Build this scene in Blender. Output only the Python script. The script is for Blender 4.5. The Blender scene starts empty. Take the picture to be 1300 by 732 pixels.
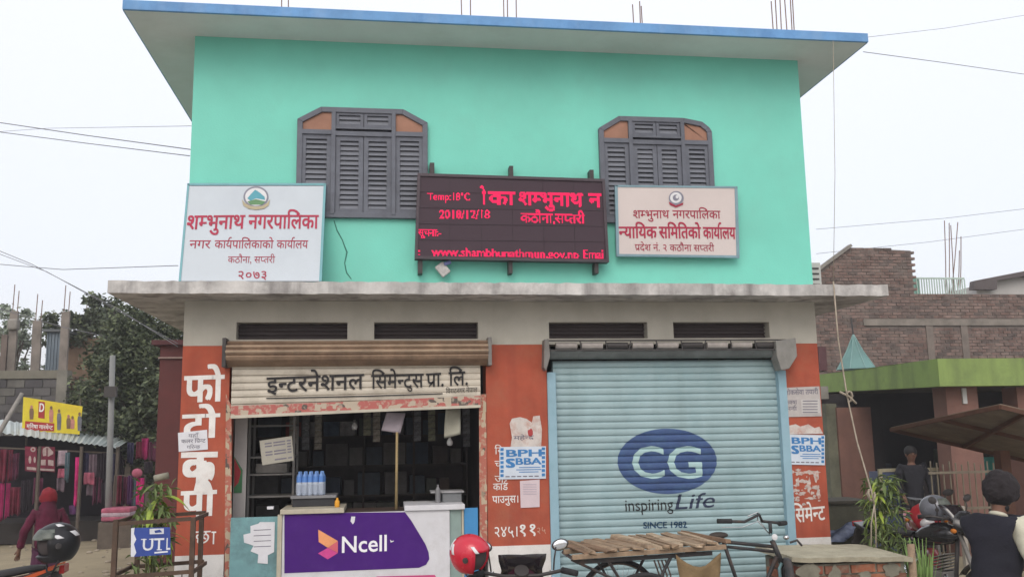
import bpy, bmesh, math, random
from mathutils import Vector, Matrix
from mathutils.bvhtree import BVHTree
random.seed(7)
R = math.radians
S = bpy.context.scene
COL = S.collection

# ---------------------------------------------------------------- camera
FPX = 1159.0
CAM = Vector((1.871, -8.816, 1.968))
YAW, PITCH, ROLL = R(7.953), R(9.011), R(-0.999)
_F = Vector((math.sin(YAW)*math.cos(PITCH), math.cos(YAW)*math.cos(PITCH), math.sin(PITCH)))
_R = Vector((math.cos(YAW), -math.sin(YAW), 0))
_U = _R.cross(_F)
_R2 = _R*math.cos(ROLL) + _U*math.sin(ROLL)
_U2 = -_R*math.sin(ROLL) + _U*math.cos(ROLL)
cd = bpy.data.cameras.new('camera'); cam = bpy.data.objects.new('camera', cd); COL.objects.link(cam)
cd.sensor_width = 36; cd.lens = 36*FPX/1300; cd.clip_start = .1; cd.clip_end = 3000
m = Matrix((( _R2.x, _U2.x, -_F.x, CAM.x), (_R2.y, _U2.y, -_F.y, CAM.y), (_R2.z, _U2.z, -_F.z, CAM.z), (0, 0, 0, 1)))
cam.matrix_world = m
S.camera = cam

# ---------------------------------------------------------------- sky, sun, exposure
SUN_EL, SUN_AZ = 40, 196
w = bpy.data.worlds.new('World'); S.world = w; w.use_nodes = True
nt = w.node_tree; nt.nodes.clear()
out = nt.nodes.new('ShaderNodeOutputWorld')
sky = nt.nodes.new('ShaderNodeTexSky'); sky.sky_type = 'NISHITA'; sky.sun_disc = False
sky.sun_elevation = R(SUN_EL); sky.sun_rotation = R(SUN_AZ); sky.air_density = 1.0; sky.dust_density = 5
b1 = nt.nodes.new('ShaderNodeBackground'); b1.inputs[1].default_value = .05
nt.links.new(sky.outputs[0], b1.inputs[0])
tc = nt.nodes.new('ShaderNodeTexCoord'); sx = nt.nodes.new('ShaderNodeSeparateXYZ')
nt.links.new(tc.outputs['Generated'], sx.inputs[0])
rp = nt.nodes.new('ShaderNodeValToRGB')
cr = rp.color_ramp
cr.elements[0].position = 0; cr.elements[0].color = (.79, .79, .83, 1)
cr.elements[1].position = 1; cr.elements[1].color = (1, 1, 1, 1)
e = cr.elements.new(.22); e.color = (.87, .87, .91, 1)
e = cr.elements.new(.5); e.color = (.98, .98, 1, 1)
nt.links.new(sx.outputs[2], rp.inputs[0])
nz = nt.nodes.new('ShaderNodeTexNoise'); nz.inputs['Scale'].default_value = 1.6; nz.inputs['Detail'].default_value = 3
mr = nt.nodes.new('ShaderNodeMapRange'); mr.inputs[3].default_value = .97; mr.inputs[4].default_value = 1.03
nt.links.new(tc.outputs['Generated'], nz.inputs[0]); nt.links.new(nz.outputs[0], mr.inputs[0])
b2 = nt.nodes.new('ShaderNodeBackground'); nt.links.new(rp.outputs[0], b2.inputs[0])
ml = nt.nodes.new('ShaderNodeMath'); ml.operation = 'MULTIPLY'; ml.inputs[1].default_value = .88
nt.links.new(mr.outputs[0], ml.inputs[0]); nt.links.new(ml.outputs[0], b2.inputs[1])
ad = nt.nodes.new('ShaderNodeAddShader')
nt.links.new(b1.outputs[0], ad.inputs[0]); nt.links.new(b2.outputs[0], ad.inputs[1]); nt.links.new(ad.outputs[0], out.inputs[0])
sl = bpy.data.lights.new('sun', 'SUN'); sl.energy = .75; sl.angle = R(35); sl.color = (1, .97, .93)
so = bpy.data.objects.new('sun', sl); COL.objects.link(so)
az, el = R(SUN_AZ), R(SUN_EL)
d = -Vector((math.sin(az)*math.cos(el), math.cos(az)*math.cos(el), math.sin(el)))
so.rotation_euler = d.to_track_quat('-Z', 'Y').to_euler(); so.location = (0, -10, 30)
S.view_settings.view_transform = 'Standard'; S.view_settings.look = 'None'
S.view_settings.gamma = 1; S.view_settings.exposure = 0.13

# ---------------------------------------------------------------- helpers
def at(px, py, Y):
    """a point of the facade-parallel plane at depth Y (metres) that is seen at photo pixel px, py"""
    v = _F*FPX + _R2*(px-650) - _U2*(py-366)
    return CAM + v*((Y-CAM.y)/v.y)
def gnd(px, Y): 
    p = at(px, 640, Y); return Vector((p.x, Y, 0))
def lin(c):
    return tuple(((x/255)/12.92 if x/255 <= .04045 else ((x/255+.055)/1.055)**2.4) for x in c)
def tag(o, label=None, cat=None, group=None, kind=None):
    if label: o['label'] = label
    if cat: o['category'] = cat
    if group: o['group'] = group
    if kind: o['kind'] = kind
    return o
def thing(name, loc, label, cat, group=None, rz=0):
    o = bpy.data.objects.new(name, None); COL.objects.link(o); o.empty_display_size = .1
    o.location = loc; o.rotation_euler.z = rz
    return tag(o, label, cat, group)
def link(name, me, parent=None, loc=(0,0,0), rot=(0,0,0), sc=(1,1,1)):
    o = bpy.data.objects.new(name, me); COL.objects.link(o); o.parent = parent
    o.location = loc; o.rotation_euler = rot; o.scale = sc
    return o
def copy_tree(o, parent=None):
    c = o.copy(); COL.objects.link(c); c.parent = parent
    for ch in o.children: copy_tree(ch, c)
    return c

class MB:
    def __init__(s, off=(0,0,0)): s.v=[]; s.f=[]; s.mi=[]; s.cur=0; s.off=Vector(off)
    def add(s, vs, fs):
        n=len(s.v); s.v += [tuple(Vector(p)) for p in vs]; s.f += [tuple(i+n for i in f) for f in fs]; s.mi += [s.cur]*len(fs); return s
    def box(s, x0,x1,y0,y1,z0,z1):
        return s.add([(x0,y0,z0),(x1,y0,z0),(x1,y1,z0),(x0,y1,z0),(x0,y0,z1),(x1,y0,z1),(x1,y1,z1),(x0,y1,z1)],
            [(0,3,2,1),(4,5,6,7),(0,1,5,4),(1,2,6,5),(2,3,7,6),(3,0,4,7)])
    def obox(s, c, sz, M=None):
        c=Vector(c); a,b,d=[q/2 for q in sz]; M = M or Matrix.Identity(3)
        vs=[c+M@Vector(p) for p in [(-a,-b,-d),(a,-b,-d),(a,b,-d),(-a,b,-d),(-a,-b,d),(a,-b,d),(a,b,d),(-a,b,d)]]
        return s.add(vs,[(0,3,2,1),(4,5,6,7),(0,1,5,4),(1,2,6,5),(2,3,7,6),(3,0,4,7)])
    def bar(s, p, q, w, h):
        p=Vector(p); q=Vector(q); d=(q-p)
        M=d.to_track_quat('X','Z').to_matrix(); return s.obox((p+q)/2,(d.length,w,h),M)
    def tube(s, pts, r, n=8, cap=True):
        pts=[Vector(p) for p in pts]; k=len(pts)
        rs=r if isinstance(r,(list,tuple)) else [r]*k
        rings=[]; up=None
        for i,p in enumerate(pts):
            d=(pts[min(i+1,k-1)]-pts[max(i-1,0)])
            d = d.normalized() if d.length>1e-9 else Vector((0,0,1))
            if up is None: up = Vector((0,0,1)) if abs(d.z)<.9 else Vector((1,0,0))
            a=d.cross(up)
            if a.length<1e-4: a=d.cross(Vector((0,1,0.1)))
            a.normalize(); b=a.cross(d).normalized(); up=b
            rings.append([p+(a*math.cos(2*math.pi*j/n)+b*math.sin(2*math.pi*j/n))*rs[i] for j in range(n)])
        fs=[(i*n+j,i*n+(j+1)%n,(i+1)*n+(j+1)%n,(i+1)*n+j) for i in range(k-1) for j in range(n)]
        if cap: fs += [tuple(range(n-1,-1,-1)), tuple((k-1)*n+j for j in range(n))]
        return s.add([v for r_ in rings for v in r_], fs)
    def torus(s, c, Rr, r, ax='y', n=28, m=8, a0=0, a1=None):
        full=a1 is None; a1=2*math.pi if full else a1
        k=n if full else n+1; vs=[]
        for i in range(k):
            a=a0+(a1-a0)*i/n
            for j in range(m):
                b=2*math.pi*j/m; q=Rr+r*math.cos(b); u,v,wz=q*math.cos(a), r*math.sin(b), q*math.sin(a)
                vs.append(Vector(c)+(Vector((u,v,wz)) if ax=='y' else Vector((v,u,wz)) if ax=='x' else Vector((u,wz,v))))
        fs=[(i*m+j,((i+1)%k)*m+j,((i+1)%k)*m+(j+1)%m,i*m+(j+1)%m) for i in range(n) for j in range(m)]
        return s.add(vs,fs)
    def lathe(s, prof, c=(0,0,0), n=20, M=None, a0=0, a1=None):
        c=Vector(c); M=M or Matrix.Identity(3); full=a1 is None; a1=2*math.pi if full else a1
        k=n if full else n+1
        vs=[c+M@Vector((r*math.cos(a0+(a1-a0)*i/n), r*math.sin(a0+(a1-a0)*i/n), z)) for (r,z) in prof for i in range(k)]
        fs=[(j*k+i,j*k+(i+1)%k,(j+1)*k+(i+1)%k,(j+1)*k+i) for j in range(len(prof)-1) for i in range(n)]
        return s.add(vs,fs)
    def ball(s, c, r, sc=(1,1,1), n=16, m=10, M=None):
        M=M or Matrix.Identity(3)
        vs=[Vector(c)+M@Vector((sc[0]*r*math.sin(math.pi*j/m)*math.cos(2*math.pi*i/n), sc[1]*r*math.sin(math.pi*j/m)*math.sin(2*math.pi*i/n), sc[2]*r*math.cos(math.pi*j/m))) for j in range(m+1) for i in range(n)]
        return s.add(vs,[(j*n+i,(j+1)*n+i,(j+1)*n+(i+1)%n,j*n+(i+1)%n) for j in range(m) for i in range(n)])
    def prism(s, poly, y0, y1):      # poly of (x,z), counter-clockwise seen from -y
        n=len(poly)
        vs=[(x,y0,z) for x,z in poly]+[(x,y1,z) for x,z in poly]
        return s.add(vs,[tuple(range(n)), tuple(range(2*n-1,n-1,-1))]+[(i,i+n,(i+1)%n+n,(i+1)%n) for i in range(n)])
    def quad(s,a,b,c,d): return s.add([a,b,c,d],[(0,1,2,3)])
    def sheet(s, grid, th=.004):     # grid[i][j] of points: a thin closed sheet
        ni,nj=len(grid),len(grid[0]); g=[[Vector(p) for p in r] for r in grid]
        n0=(g[0][1]-g[0][0]).cross(g[1][0]-g[0][0]).normalized()*th
        vs=[p for r in g for p in r]+[p+n0 for r in g for p in r]; N=ni*nj
        fs=[]
        for i in range(ni-1):
            for j in range(nj-1):
                a=i*nj+j; fs += [(a,a+1,a+nj+1,a+nj),(N+a,N+a+nj,N+a+nj+1,N+a+1)]
        bd=[i*nj for i in range(ni)]+[(ni-1)*nj+j for j in range(1,nj)]+[i*nj+nj-1 for i in range(ni-2,-1,-1)]+[j for j in range(nj-2,0,-1)]
        for k in range(len(bd)):
            a,b=bd[k],bd[(k+1)%len(bd)]; fs.append((a,b,b+N,a+N))
        return s.add(vs,fs)
    def mesh(s, name, mat, smooth=False):
        me=bpy.data.meshes.new(name); o=s.off
        me.from_pydata([(x-o.x,y-o.y,z-o.z) for x,y,z in s.v],[],s.f)
        for mm in (mat if isinstance(mat,(list,tuple)) else [mat]): me.materials.append(mm)
        if any(s.mi): me.polygons.foreach_set('material_index', s.mi)
        if smooth: me.polygons.foreach_set('use_smooth',[True]*len(me.polygons))
        me.update(); return me
    def build(s, name, mat, parent=None, smooth=False, bevel=0, world=False, sub=0):
        o=link(name, s.mesh(name,mat,smooth), parent)
        if world and parent: o.matrix_parent_inverse = Matrix.Identity(4); o.location = -parent.location if not parent.parent else -(parent.location+parent.parent.location)
        if bevel:
            bm=o.modifiers.new('bevel','BEVEL'); bm.width=bevel; bm.segments=2; bm.limit_method='ANGLE'
        if sub:
            bm=o.modifiers.new('sub','SUBSURF'); bm.levels=sub; bm.render_levels=sub
        return o

# ---------------------------------------------------------------- materials
MATS={}
def pm(name, c, rough=.7, var=.12, scale=3, bump=.0, bscale=40, metal=0, dirt=None, streak=None, spec=.3, c2=None, coat=0, emit=None):
    if name in MATS: return MATS[name]
    m=bpy.data.materials.new(name); m.use_nodes=True; n=m.node_tree; L=n.links
    b=n.nodes['Principled BSDF']; b.inputs['Roughness'].default_value=rough; b.inputs['Metallic'].default_value=metal
    b.inputs['Specular IOR Level'].default_value=spec
    if coat: b.inputs['Coat Weight'].default_value=coat; b.inputs['Coat Roughness'].default_value=.08
    t=n.nodes.new('ShaderNodeTexCoord'); geo=n.nodes.new('ShaderNodeNewGeometry')
    co=geo.outputs['Position'] if name.startswith('w_') else t.outputs['Object']
    z=n.nodes.new('ShaderNodeTexNoise'); z.inputs['Scale'].default_value=scale; z.inputs['Detail'].default_value=6; z.inputs['Roughness'].default_value=.65
    L.new(co,z.inputs['Vector'])
    def mix(fac,a,bc,blend='MIX'):
        x=n.nodes.new('ShaderNodeMix'); x.data_type='RGBA'; x.blend_type=blend
        for i,v in ((0,fac),(6,a),(7,bc)):
            if hasattr(v,'is_linked') or isinstance(v,bpy.types.NodeSocket): L.new(v,x.inputs[i])
            else: x.inputs[i].default_value = v if i==0 else (*v,1)
        return x.outputs[2]
    def ramp(o,a,b_,lo=0,hi=1):
        r=n.nodes.new('ShaderNodeMapRange'); r.clamp=True
        for i,v in ((1,a),(2,b_),(3,lo),(4,hi)): r.inputs[i].default_value=v
        L.new(o,r.inputs[0]); return r.outputs[0]
    dark=tuple(x*(1-var*1.6) for x in c); lite=tuple(min(1,x*(1+var)) for x in c)
    col=mix(ramp(z.outputs[0],.3,.7),dark,c2 or lite)
    if dirt:
        dc,amt,ds=dirt
        z2=n.nodes.new('ShaderNodeTexNoise'); z2.inputs['Scale'].default_value=ds; z2.inputs['Detail'].default_value=8; z2.inputs['Roughness'].default_value=.7
        mp=n.nodes.new('ShaderNodeMapping'); mp.inputs['Location'].default_value=(3.1,7.7,1.3); L.new(co,mp.inputs[0]); L.new(mp.outputs[0],z2.inputs['Vector'])
        col=mix(ramp(z2.outputs[0],.48,.72,0,amt),col,dc)
    if streak:
        dc,amt,ds=streak
        z3=n.nodes.new('ShaderNodeTexNoise'); z3.inputs['Scale'].default_value=1; z3.inputs['Detail'].default_value=5
        mp=n.nodes.new('ShaderNodeMapping'); mp.inputs['Scale'].default_value=(ds,ds,ds*.08); L.new(co,mp.inputs[0]); L.new(mp.outputs[0],z3.inputs['Vector'])
        col=mix(ramp(z3.outputs[0],.5,.75,0,amt),col,dc)
    L.new(col,b.inputs['Base Color'])
    if bump:
        z4=n.nodes.new('ShaderNodeTexNoise'); z4.inputs['Scale'].default_value=bscale; z4.inputs['Detail'].default_value=5; L.new(co,z4.inputs['Vector'])
        bp=n.nodes.new('ShaderNodeBump'); bp.inputs['Strength'].default_value=bump; bp.inputs['Distance'].default_value=.01
        L.new(z4.outputs[0],bp.inputs['Height']); L.new(bp.outputs[0],b.inputs['Normal'])
    rr=ramp(z.outputs[0],.2,.8,max(0,rough-.08),min(1,rough+.08)); L.new(rr,b.inputs['Roughness'])
    if emit: b.inputs['Emission Color'].default_value=(*emit[0],1); b.inputs['Emission Strength'].default_value=emit[1]
    MATS[name]=m; return m
def block_mat(name, ca, cb, cm, sx_, sy_, vertical=False):
    """irregular painted blocks: red and cream scraps of a border paper"""
    m=bpy.data.materials.new(name); m.use_nodes=True; n=m.node_tree; L=n.links; b=n.nodes['Principled BSDF']; b.inputs['Roughness'].default_value=.8
    t=n.nodes.new('ShaderNodeTexCoord'); mp=n.nodes.new('ShaderNodeMapping'); mp.inputs['Scale'].default_value=(sx_,1,sy_)
    v=n.nodes.new('ShaderNodeTexVoronoi'); v.inputs['Scale'].default_value=1; v.distance='CHEBYCHEV'
    z=n.nodes.new('ShaderNodeTexNoise'); z.inputs['Scale'].default_value=30; z.inputs['Detail'].default_value=4
    L.new(t.outputs['Object'],mp.inputs[0]); L.new(mp.outputs[0],v.inputs['Vector']); L.new(t.outputs['Object'],z.inputs['Vector'])
    s=n.nodes.new('ShaderNodeSeparateColor'); L.new(v.outputs['Color'],s.inputs[0])
    r=n.nodes.new('ShaderNodeValToRGB'); r.color_ramp.interpolation='CONSTANT'; e=r.color_ramp.elements
    e[0].color=(*ca,1); e[1].position=.68; e[1].color=(*cb,1); q=e.new(.88); q.color=(*cm,1)
    L.new(s.outputs[0],r.inputs[0])
    x=n.nodes.new('ShaderNodeMix'); x.data_type='RGBA'; mr=n.nodes.new('ShaderNodeMapRange'); mr.inputs[1].default_value=.52; mr.inputs[2].default_value=.6; mr.inputs[4].default_value=.55
    L.new(z.outputs[0],mr.inputs[0]); L.new(mr.outputs[0],x.inputs[0]); L.new(r.outputs[0],x.inputs[6]); x.inputs[7].default_value=(*cb,1)
    L.new(x.outputs[2],b.inputs['Base Color']); return m
def glass_mat(name,c,rough=.03,tr=1):
    m=bpy.data.materials.new(name); m.use_nodes=True; b=m.node_tree.nodes['Principled BSDF']
    b.inputs['Base Color'].default_value=(*c,1); b.inputs['Roughness'].default_value=rough; b.inputs['Transmission Weight'].default_value=tr; b.inputs['IOR'].default_value=1.3; return m

GREEN=pm('w_green_paint',(.19,.62,.505),.62,.06,1.1,.14,60,dirt=((.19,.53,.44),.5,1.6))
SOFFIT=pm('w_soffit_paint',(.70,.715,.72),.8,.06,1.3,.1,40,dirt=((.52,.52,.50),.4,1.6))
BLUEF=pm('w_blue_fascia',(.14,.32,.60),.6,.12,2.5,.1,30,dirt=((.06,.17,.4),.5,4),streak=((.3,.42,.6),.3,6))
BEIGE=pm('w_beige_plaster',(.46,.44,.385),.85,.08,1.6,.15,60,dirt=((.33,.31,.26),.4,3),streak=((.3,.28,.24),.35,4))
SLAB=pm('w_stained_slab',(.52,.505,.49),.85,.2,3,.3,30,dirt=((.17,.155,.15),.85,2.6),streak=((.13,.12,.12),.75,7))
ORANGE=pm('w_orange_paint',(.385,.085,.047),.8,.14,3,.15,50,dirt=((.34,.12,.07),.6,4),streak=((.25,.05,.035),.5,6))
WHITEP=pm('w_whitewash',(.68,.66,.64),.85,.08,3,.2,40,dirt=((.42,.38,.34),.5,6))
SLATB=pm('w_blue_shutter_paint',(.305,.42,.445),.5,.08,1.5,.05,30,dirt=((.2,.33,.36),.55,2.2),streak=((.19,.27,.28),.4,5),metal=.0,spec=.4)
GUIDEB=pm('blue_guide_paint',(.27,.42,.50),.5,.06,2,dirt=((.15,.3,.35),.4,6))
SLATC=pm('w_cream_shutter_paint',(.56,.51,.43),.6,.1,3,.1,30,dirt=((.25,.2,.15),.6,5))
HOODB=pm('brown_rust_metal',(.25,.17,.115),.65,.2,5,.15,30,dirt=((.12,.07,.05),.6,5))
DARKM=pm('dark_metal',(.045,.04,.04),.5,.2,8,spec=.4)
GREYM=pm('grey_metal',(.19,.18,.17),.55,.15,6,dirt=((.09,.07,.06),.6,8))
WINW=pm('grey_painted_wood',(.13,.14,.17),.6,.12,4,.1,50,dirt=((.07,.075,.095),.6,6))
WINL=pm('louvre_wood',(.165,.175,.205),.6,.16,6,.1,50)
PEACH=pm('peach_wood_panel',(.34,.18,.125),.7,.12,5,dirt=((.25,.12,.08),.5,4))
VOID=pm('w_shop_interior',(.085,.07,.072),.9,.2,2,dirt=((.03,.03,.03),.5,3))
REBAR=pm('rusty_rebar',(.22,.14,.12),.8,.2,8)
CONC=pm('grey_concrete',(.24,.225,.205),.9,.15,3,.3,25,dirt=((.12,.11,.1),.7,2.5))
RED_P=pm('red_sign_paint',(.38,.025,.065),.55,.08,6)
DRED_P=pm('maroon_sign_paint',(.33,.03,.06),.55,.1,6)
BLACK_P=pm('black_paint',(.02,.018,.02),.6,.1,6)
WHITE_P=pm('white_paint',(.74,.72,.7),.7,.07,6,dirt=((.5,.4,.35),.4,9))
PAPER=pm('white_paper',(.66,.66,.7),.85,.05,6,dirt=((.5,.48,.47),.4,8))
BLUEINK=pm('blue_ink',(.05,.2,.46),.7,.1,8)
GREYINK=pm('grey_ink',(.17,.16,.2),.8,.1,8)
CHROME=pm('chrome',(.6,.6,.6),.15,.05,5,metal=1)
RUBBER=pm('black_rubber',(.025,.025,.027),.8,.1,10)
WOODG=pm('w_weathered_wood',(.30,.215,.145),.85,.25,9,.3,60,dirt=((.14,.1,.07),.6,12))

# ---------------------------------------------------------------- writing
_gc={}
def _glyph(ch, off):
    k=(ch,off)
    if k in _gc: return _gc[k]
    def raw(s):
        c=bpy.data.curves.new('t','FONT'); c.body=s; c.size=1; c.offset=off; c.resolution_u=3
        o=bpy.data.objects.new('t',c); COL.objects.link(o); bpy.context.view_layer.update()
        me=bpy.data.meshes.new_from_object(o.evaluated_get(bpy.context.evaluated_depsgraph_get()))
        bpy.data.objects.remove(o); bpy.data.curves.remove(c)
        vs=[tuple(v.co[:2]) for v in me.vertices]; fs=[tuple(p.vertices) for p in me.polygons]; bpy.data.meshes.remove(me); return vs,fs
    vs,fs=raw(ch)
    def mx(s): return max([v[0] for v in raw(s)[0]] or [0])
    adv=mx(ch+'|')-mx('|') if True else 0
    _gc[k]=(vs,fs,adv); return _gc[k]
def _clip(vs,fs,x):
    bm=bmesh.new(); vv=[bm.verts.new((a,b,0)) for a,b in vs]
    for f in fs:
        try: bm.faces.new([vv[i] for i in f])
        except ValueError: pass
    bmesh.ops.bisect_plane(bm,geom=bm.verts[:]+bm.edges[:]+bm.faces[:],plane_co=(x,0,0),plane_no=(1,0,0),clear_outer=True)
    bm.verts.index_update(); r=([tuple(v.co[:2]) for v in bm.verts],[tuple(v.index for v in f.verts) for f in bm.faces]); bm.free(); return r
CONS=set('कखगघङचछजझञटठडढणतथदधनपफबभमयरलवशषसह'); NOSTEM=set('टठडढदङछह')
MARKS=set('ािीुूृेैोौंँः')
def shape(s, off=0.0):
    """lays out one line of Latin or Devanagari: half forms, reph, rakar and the short i put in their places"""
    V=[];F=[];pen=0.0;i=0;n=len(s)
    def put(vs,fs,dx):
        k=len(V); V.extend([(a+dx,b) for a,b in vs]); F.extend([tuple(j+k for j in f) for f in fs])
    while i<n:
        ch=s[i]
        if ch==' ': pen+=.26; i+=1; continue
        if ch in CONS:
            cl=[ch]; i+=1
            while i+1<n and s[i]=='्' and s[i+1] in CONS: cl.append(s[i+1]); i+=2
            hal = i<n and s[i]=='्'
            if hal: i+=1
            ms=''
            while i<n and s[i] in MARKS: ms+=s[i]; i+=1
            reph=False; rak=False
            if len(cl)>1 and cl[0]=='र': reph=True; cl=cl[1:]
            if len(cl)>1 and cl[-1]=='र': rak=True; cl=cl[:-1]
            if 'ि' in ms:
                g=_glyph('ि',off); bg=_glyph(cl[-1],off); st=.256+max([a for a,b in bg[0] if b<.05 and a>.3] or [.42]); wid=sum(_glyph(c,off)[2]*.7 for c in cl[:-1])
                kx=(st+wid-.2)/(.704-.2)
                put([((.2+(a-.2)*kx) if a>.2 and b>.625 else a,b) for a,b in g[0]],g[1],pen); pen+=.256; ms=ms.replace('ि','')
            for j,c in enumerate(cl):
                g=_glyph(c,off)
                if j<len(cl)-1 and c not in NOSTEM:
                    xs=[a for a,b in g[0] if b<.03 and a>g[2]*.45]; x=min(xs) if xs else g[2]*.7
                    if c=='क': x=g[2]*.86
                    put(*_clip(g[0],g[1],x-.005),pen); pen+=x-.01
                else:
                    put(g[0],g[1],pen); pen+=g[2]
                    if j<len(cl)-1: h=_glyph('ु',off); put([(a*.6,b*.7) for a,b in h[0]],h[1],pen)
            if rak:
                t=.035+off; x1=pen-.16; put([(x1,.22+t),(x1,.22-t),(x1-.26,.02-t),(x1-.26,.02+t)],[(0,1,2,3)],0)
            if hal:
                t=.03+off; put([(pen-.12,-.02),(pen-.09,.02),(pen+.03,-.16),(pen-.0,-.19)],[(0,1,2,3)],0)
            for mch in ms:
                g=_glyph(mch,off); put(g[0],g[1],pen); pen+=max(0,g[2])
            if reph:
                g=_glyph('े',off); mxx=max(a for a,b in g[0]); mnn=min(a for a,b in g[0]); put([(mnn+mxx-a,b) for a,b in g[0]],g[1],pen-.0)
            continue
        g=_glyph(ch,off); put(g[0],g[1],pen); pen+=g[2]; i+=1
    return V,F
def write(name, text, mat, parent, O, U, Vv, w=None, h=None, off=0.0, anchor='l', conform=None, n=None, slant=0, world=True):
    """lettering on a surface: O baseline-left point, U right, Vv up; w total width and/or h height of a letter (em .62)"""
    bold=off if off>.015 else 0; vs,fs=shape(text,0 if bold else off)
    if not vs: return None
    x0=min(a for a,b in vs); x1=max(a for a,b in vs)
    su = w/(x1-x0) if w else (h/.66); sv = h/.66 if h else su
    O=Vector(O); U=Vector(U).normalized(); Vv=Vector(Vv).normalized(); N=U.cross(Vv)
    dx = 0 if anchor=='l' else -(x1-x0)*su/2 if anchor=='c' else -(x1-x0)*su
    bm=bmesh.new()
    N=Vv.cross(U)*-1
    if N.dot(CAM-O)<0: N=-N
    for q in range(5 if bold else 1):      # heavier strokes: the brush goes round once more
        bx,by = ((0,0),(1,.6),(-1,.6),(1,-.6),(-1,-.6))[q]
        Q=O+N*(.0003*q)
        pts=[bm.verts.new(Q+U*((a+bx*bold-x0+slant*b)*su+dx)+Vv*((b+by*bold)*sv)) for a,b in vs]
        for f in fs:
            try: bm.faces.new([pts[i] for i in f])
            except ValueError: pass
    if conform: conform(bm)
    me=bpy.data.meshes.new(name); bm.to_mesh(me); bm.free(); me.materials.append(mat)
    if world and parent:
        L=parent.location+(parent.parent.location if parent.parent else Vector())
        for v in me.vertices: v.co-=L
    return link(name,me,parent)
XA=Vector((1,0,0)); ZA=Vector((0,0,1))
def rect(a,b,Y):                       # photo-pixel corners on depth Y -> x0,x1,z0,z1
    p=at(a[0],a[1],Y); q=at(b[0],b[1],Y); return min(p.x,q.x),max(p.x,q.x),min(p.z,q.z),max(p.z,q.z)
# ---------------------------------------------------------------- surfaces seen through photo pixels
YN=Vector((0,-1,0))
def onp(px,py,P0,N):
    v=_F*FPX+_R2*(px-650)-_U2*(py-366); return CAM+v*((P0-CAM).dot(N)/v.dot(N))
class Plane_:
    def __init__(s,P0,N=YN,up=ZA): s.P=Vector(P0); s.N=Vector(N).normalized(); s.up=(Vector(up)-s.N*Vector(up).dot(s.N)).normalized()
    def __call__(s,px,py): return onp(px,py,s.P,s.N)
def PY(Y): return Plane_((0,Y,0))
def wpx(name,text,mat,parent,a,b,hpx,pl,off=0.0,conform=None,slant=0):
    A=pl(*a); B=pl(*b); h=(pl(a[0],a[1]-hpx)-A).length
    return write(name,text,mat,parent,A,(B-A),pl.up,w=(B-A).length,h=h,off=off,conform=conform,slant=slant)
def flat(name,pts,mat,parent,pl,off=.003,th=.0,conform=None,world3=False):
    P=[(Vector(p) if world3 else pl(*p))+pl.N*off for p in pts]
    me=bpy.data.meshes.new(name); bm=bmesh.new()
    vs=[bm.verts.new(p) for p in P]; f=bm.faces.new(vs)
    if f.normal.dot(pl.N)<0: f.normal_update()
    bm.normal_update()
    if f.normal.dot(pl.N)<0: f.normal_flip()
    if th:
        bmesh.ops.solidify(bm,geom=[f],thickness=th)
    elif conform: conform(bm)
    else: bmesh.ops.triangulate(bm,faces=bm.faces[:])
    bm.to_mesh(me); bm.free(); me.materials.append(mat)
    if parent:
        L=parent.location+(parent.parent.location if parent.parent else Vector())
        for v in me.vertices: v.co-=L
    return link(name,me,parent)
def ragged(cx,cy,rx,ry,n=22,j=.3,rng=random):
    return [(cx+rx*math.cos(2*math.pi*i/n)*(1+rng.uniform(-j,j)),cy+ry*math.sin(2*math.pi*i/n)*(1+rng.uniform(-j,j))) for i in range(n)]
def ell(cx,cy,rx,ry,n=40): return [(cx+rx*math.cos(2*math.pi*i/n),cy+ry*math.sin(2*math.pi*i/n)) for i in range(n)]

# ================================================================ ground
gm=pm('w_sandy_ground',(.27,.225,.15),.95,.2,.35,.5,6,dirt=((.15,.12,.085),.7,1.1))
g=MB()
def gz(x,y): return .0 + (.05*math.sin(x*.7)*math.sin(y*.5) if y>2 else 0)
n=90; xs=[-60+120*i/n for i in range(n+1)]; ys=[-25+105*i/n for i in range(n+1)]
for j in range(n+1):
    for i in range(n+1): g.v.append((xs[i],ys[j],gz(xs[i],ys[j]) if ys[j]>2 else -.0))
for j in range(n):
    for i in range(n): g.f.append((j*(n+1)+i,j*(n+1)+i+1,(j+1)*(n+1)+i+1,(j+1)*(n+1)+i)); g.mi.append(0)
for a,b,c,d_ in ((-800,-60,-800,900),(60,800,-800,900),(-60,60,-800,-25),(-60,60,80,900)):
    g.quad((a,c,0),(b,c,0),(b,d_,0),(a,d_,0))
tag(g.build('ground',gm),kind='structure')
fc=MB(); fc.box(-2.2,9,-1.98,-.002,-.3,.18); tag(fc.build('forecourt',pm('w_forecourt_concrete',(.40,.385,.36),.9,.12,1.2,.3,15,dirt=((.25,.23,.2),.6,2)),bevel=.015),kind='structure')
rd=MB(); rd.box(-40,60,-22,-4.2,-.3,.03); tag(rd.build('road',pm('w_pale_road',(.36,.35,.34),.9,.12,.8,.3,12,dirt=((.25,.22,.18),.5,1.2))),kind='structure')
pb=MB()
rg=random.Random(3)
for i in range(900):
    x=rg.uniform(-9,1.2); y=rg.uniform(4,22); s=rg.uniform(.012,.05); pb.ball((x,y,gz(x,y)+s*.2),s,(1.3,1,.6),6,4)
tag(pb.build('gravel',pm('pale_pebbles',(.28,.24,.19),.9,.3,2)),'loose pale pebbles scattered over the sandy yard','gravel',kind='stuff')

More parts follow.
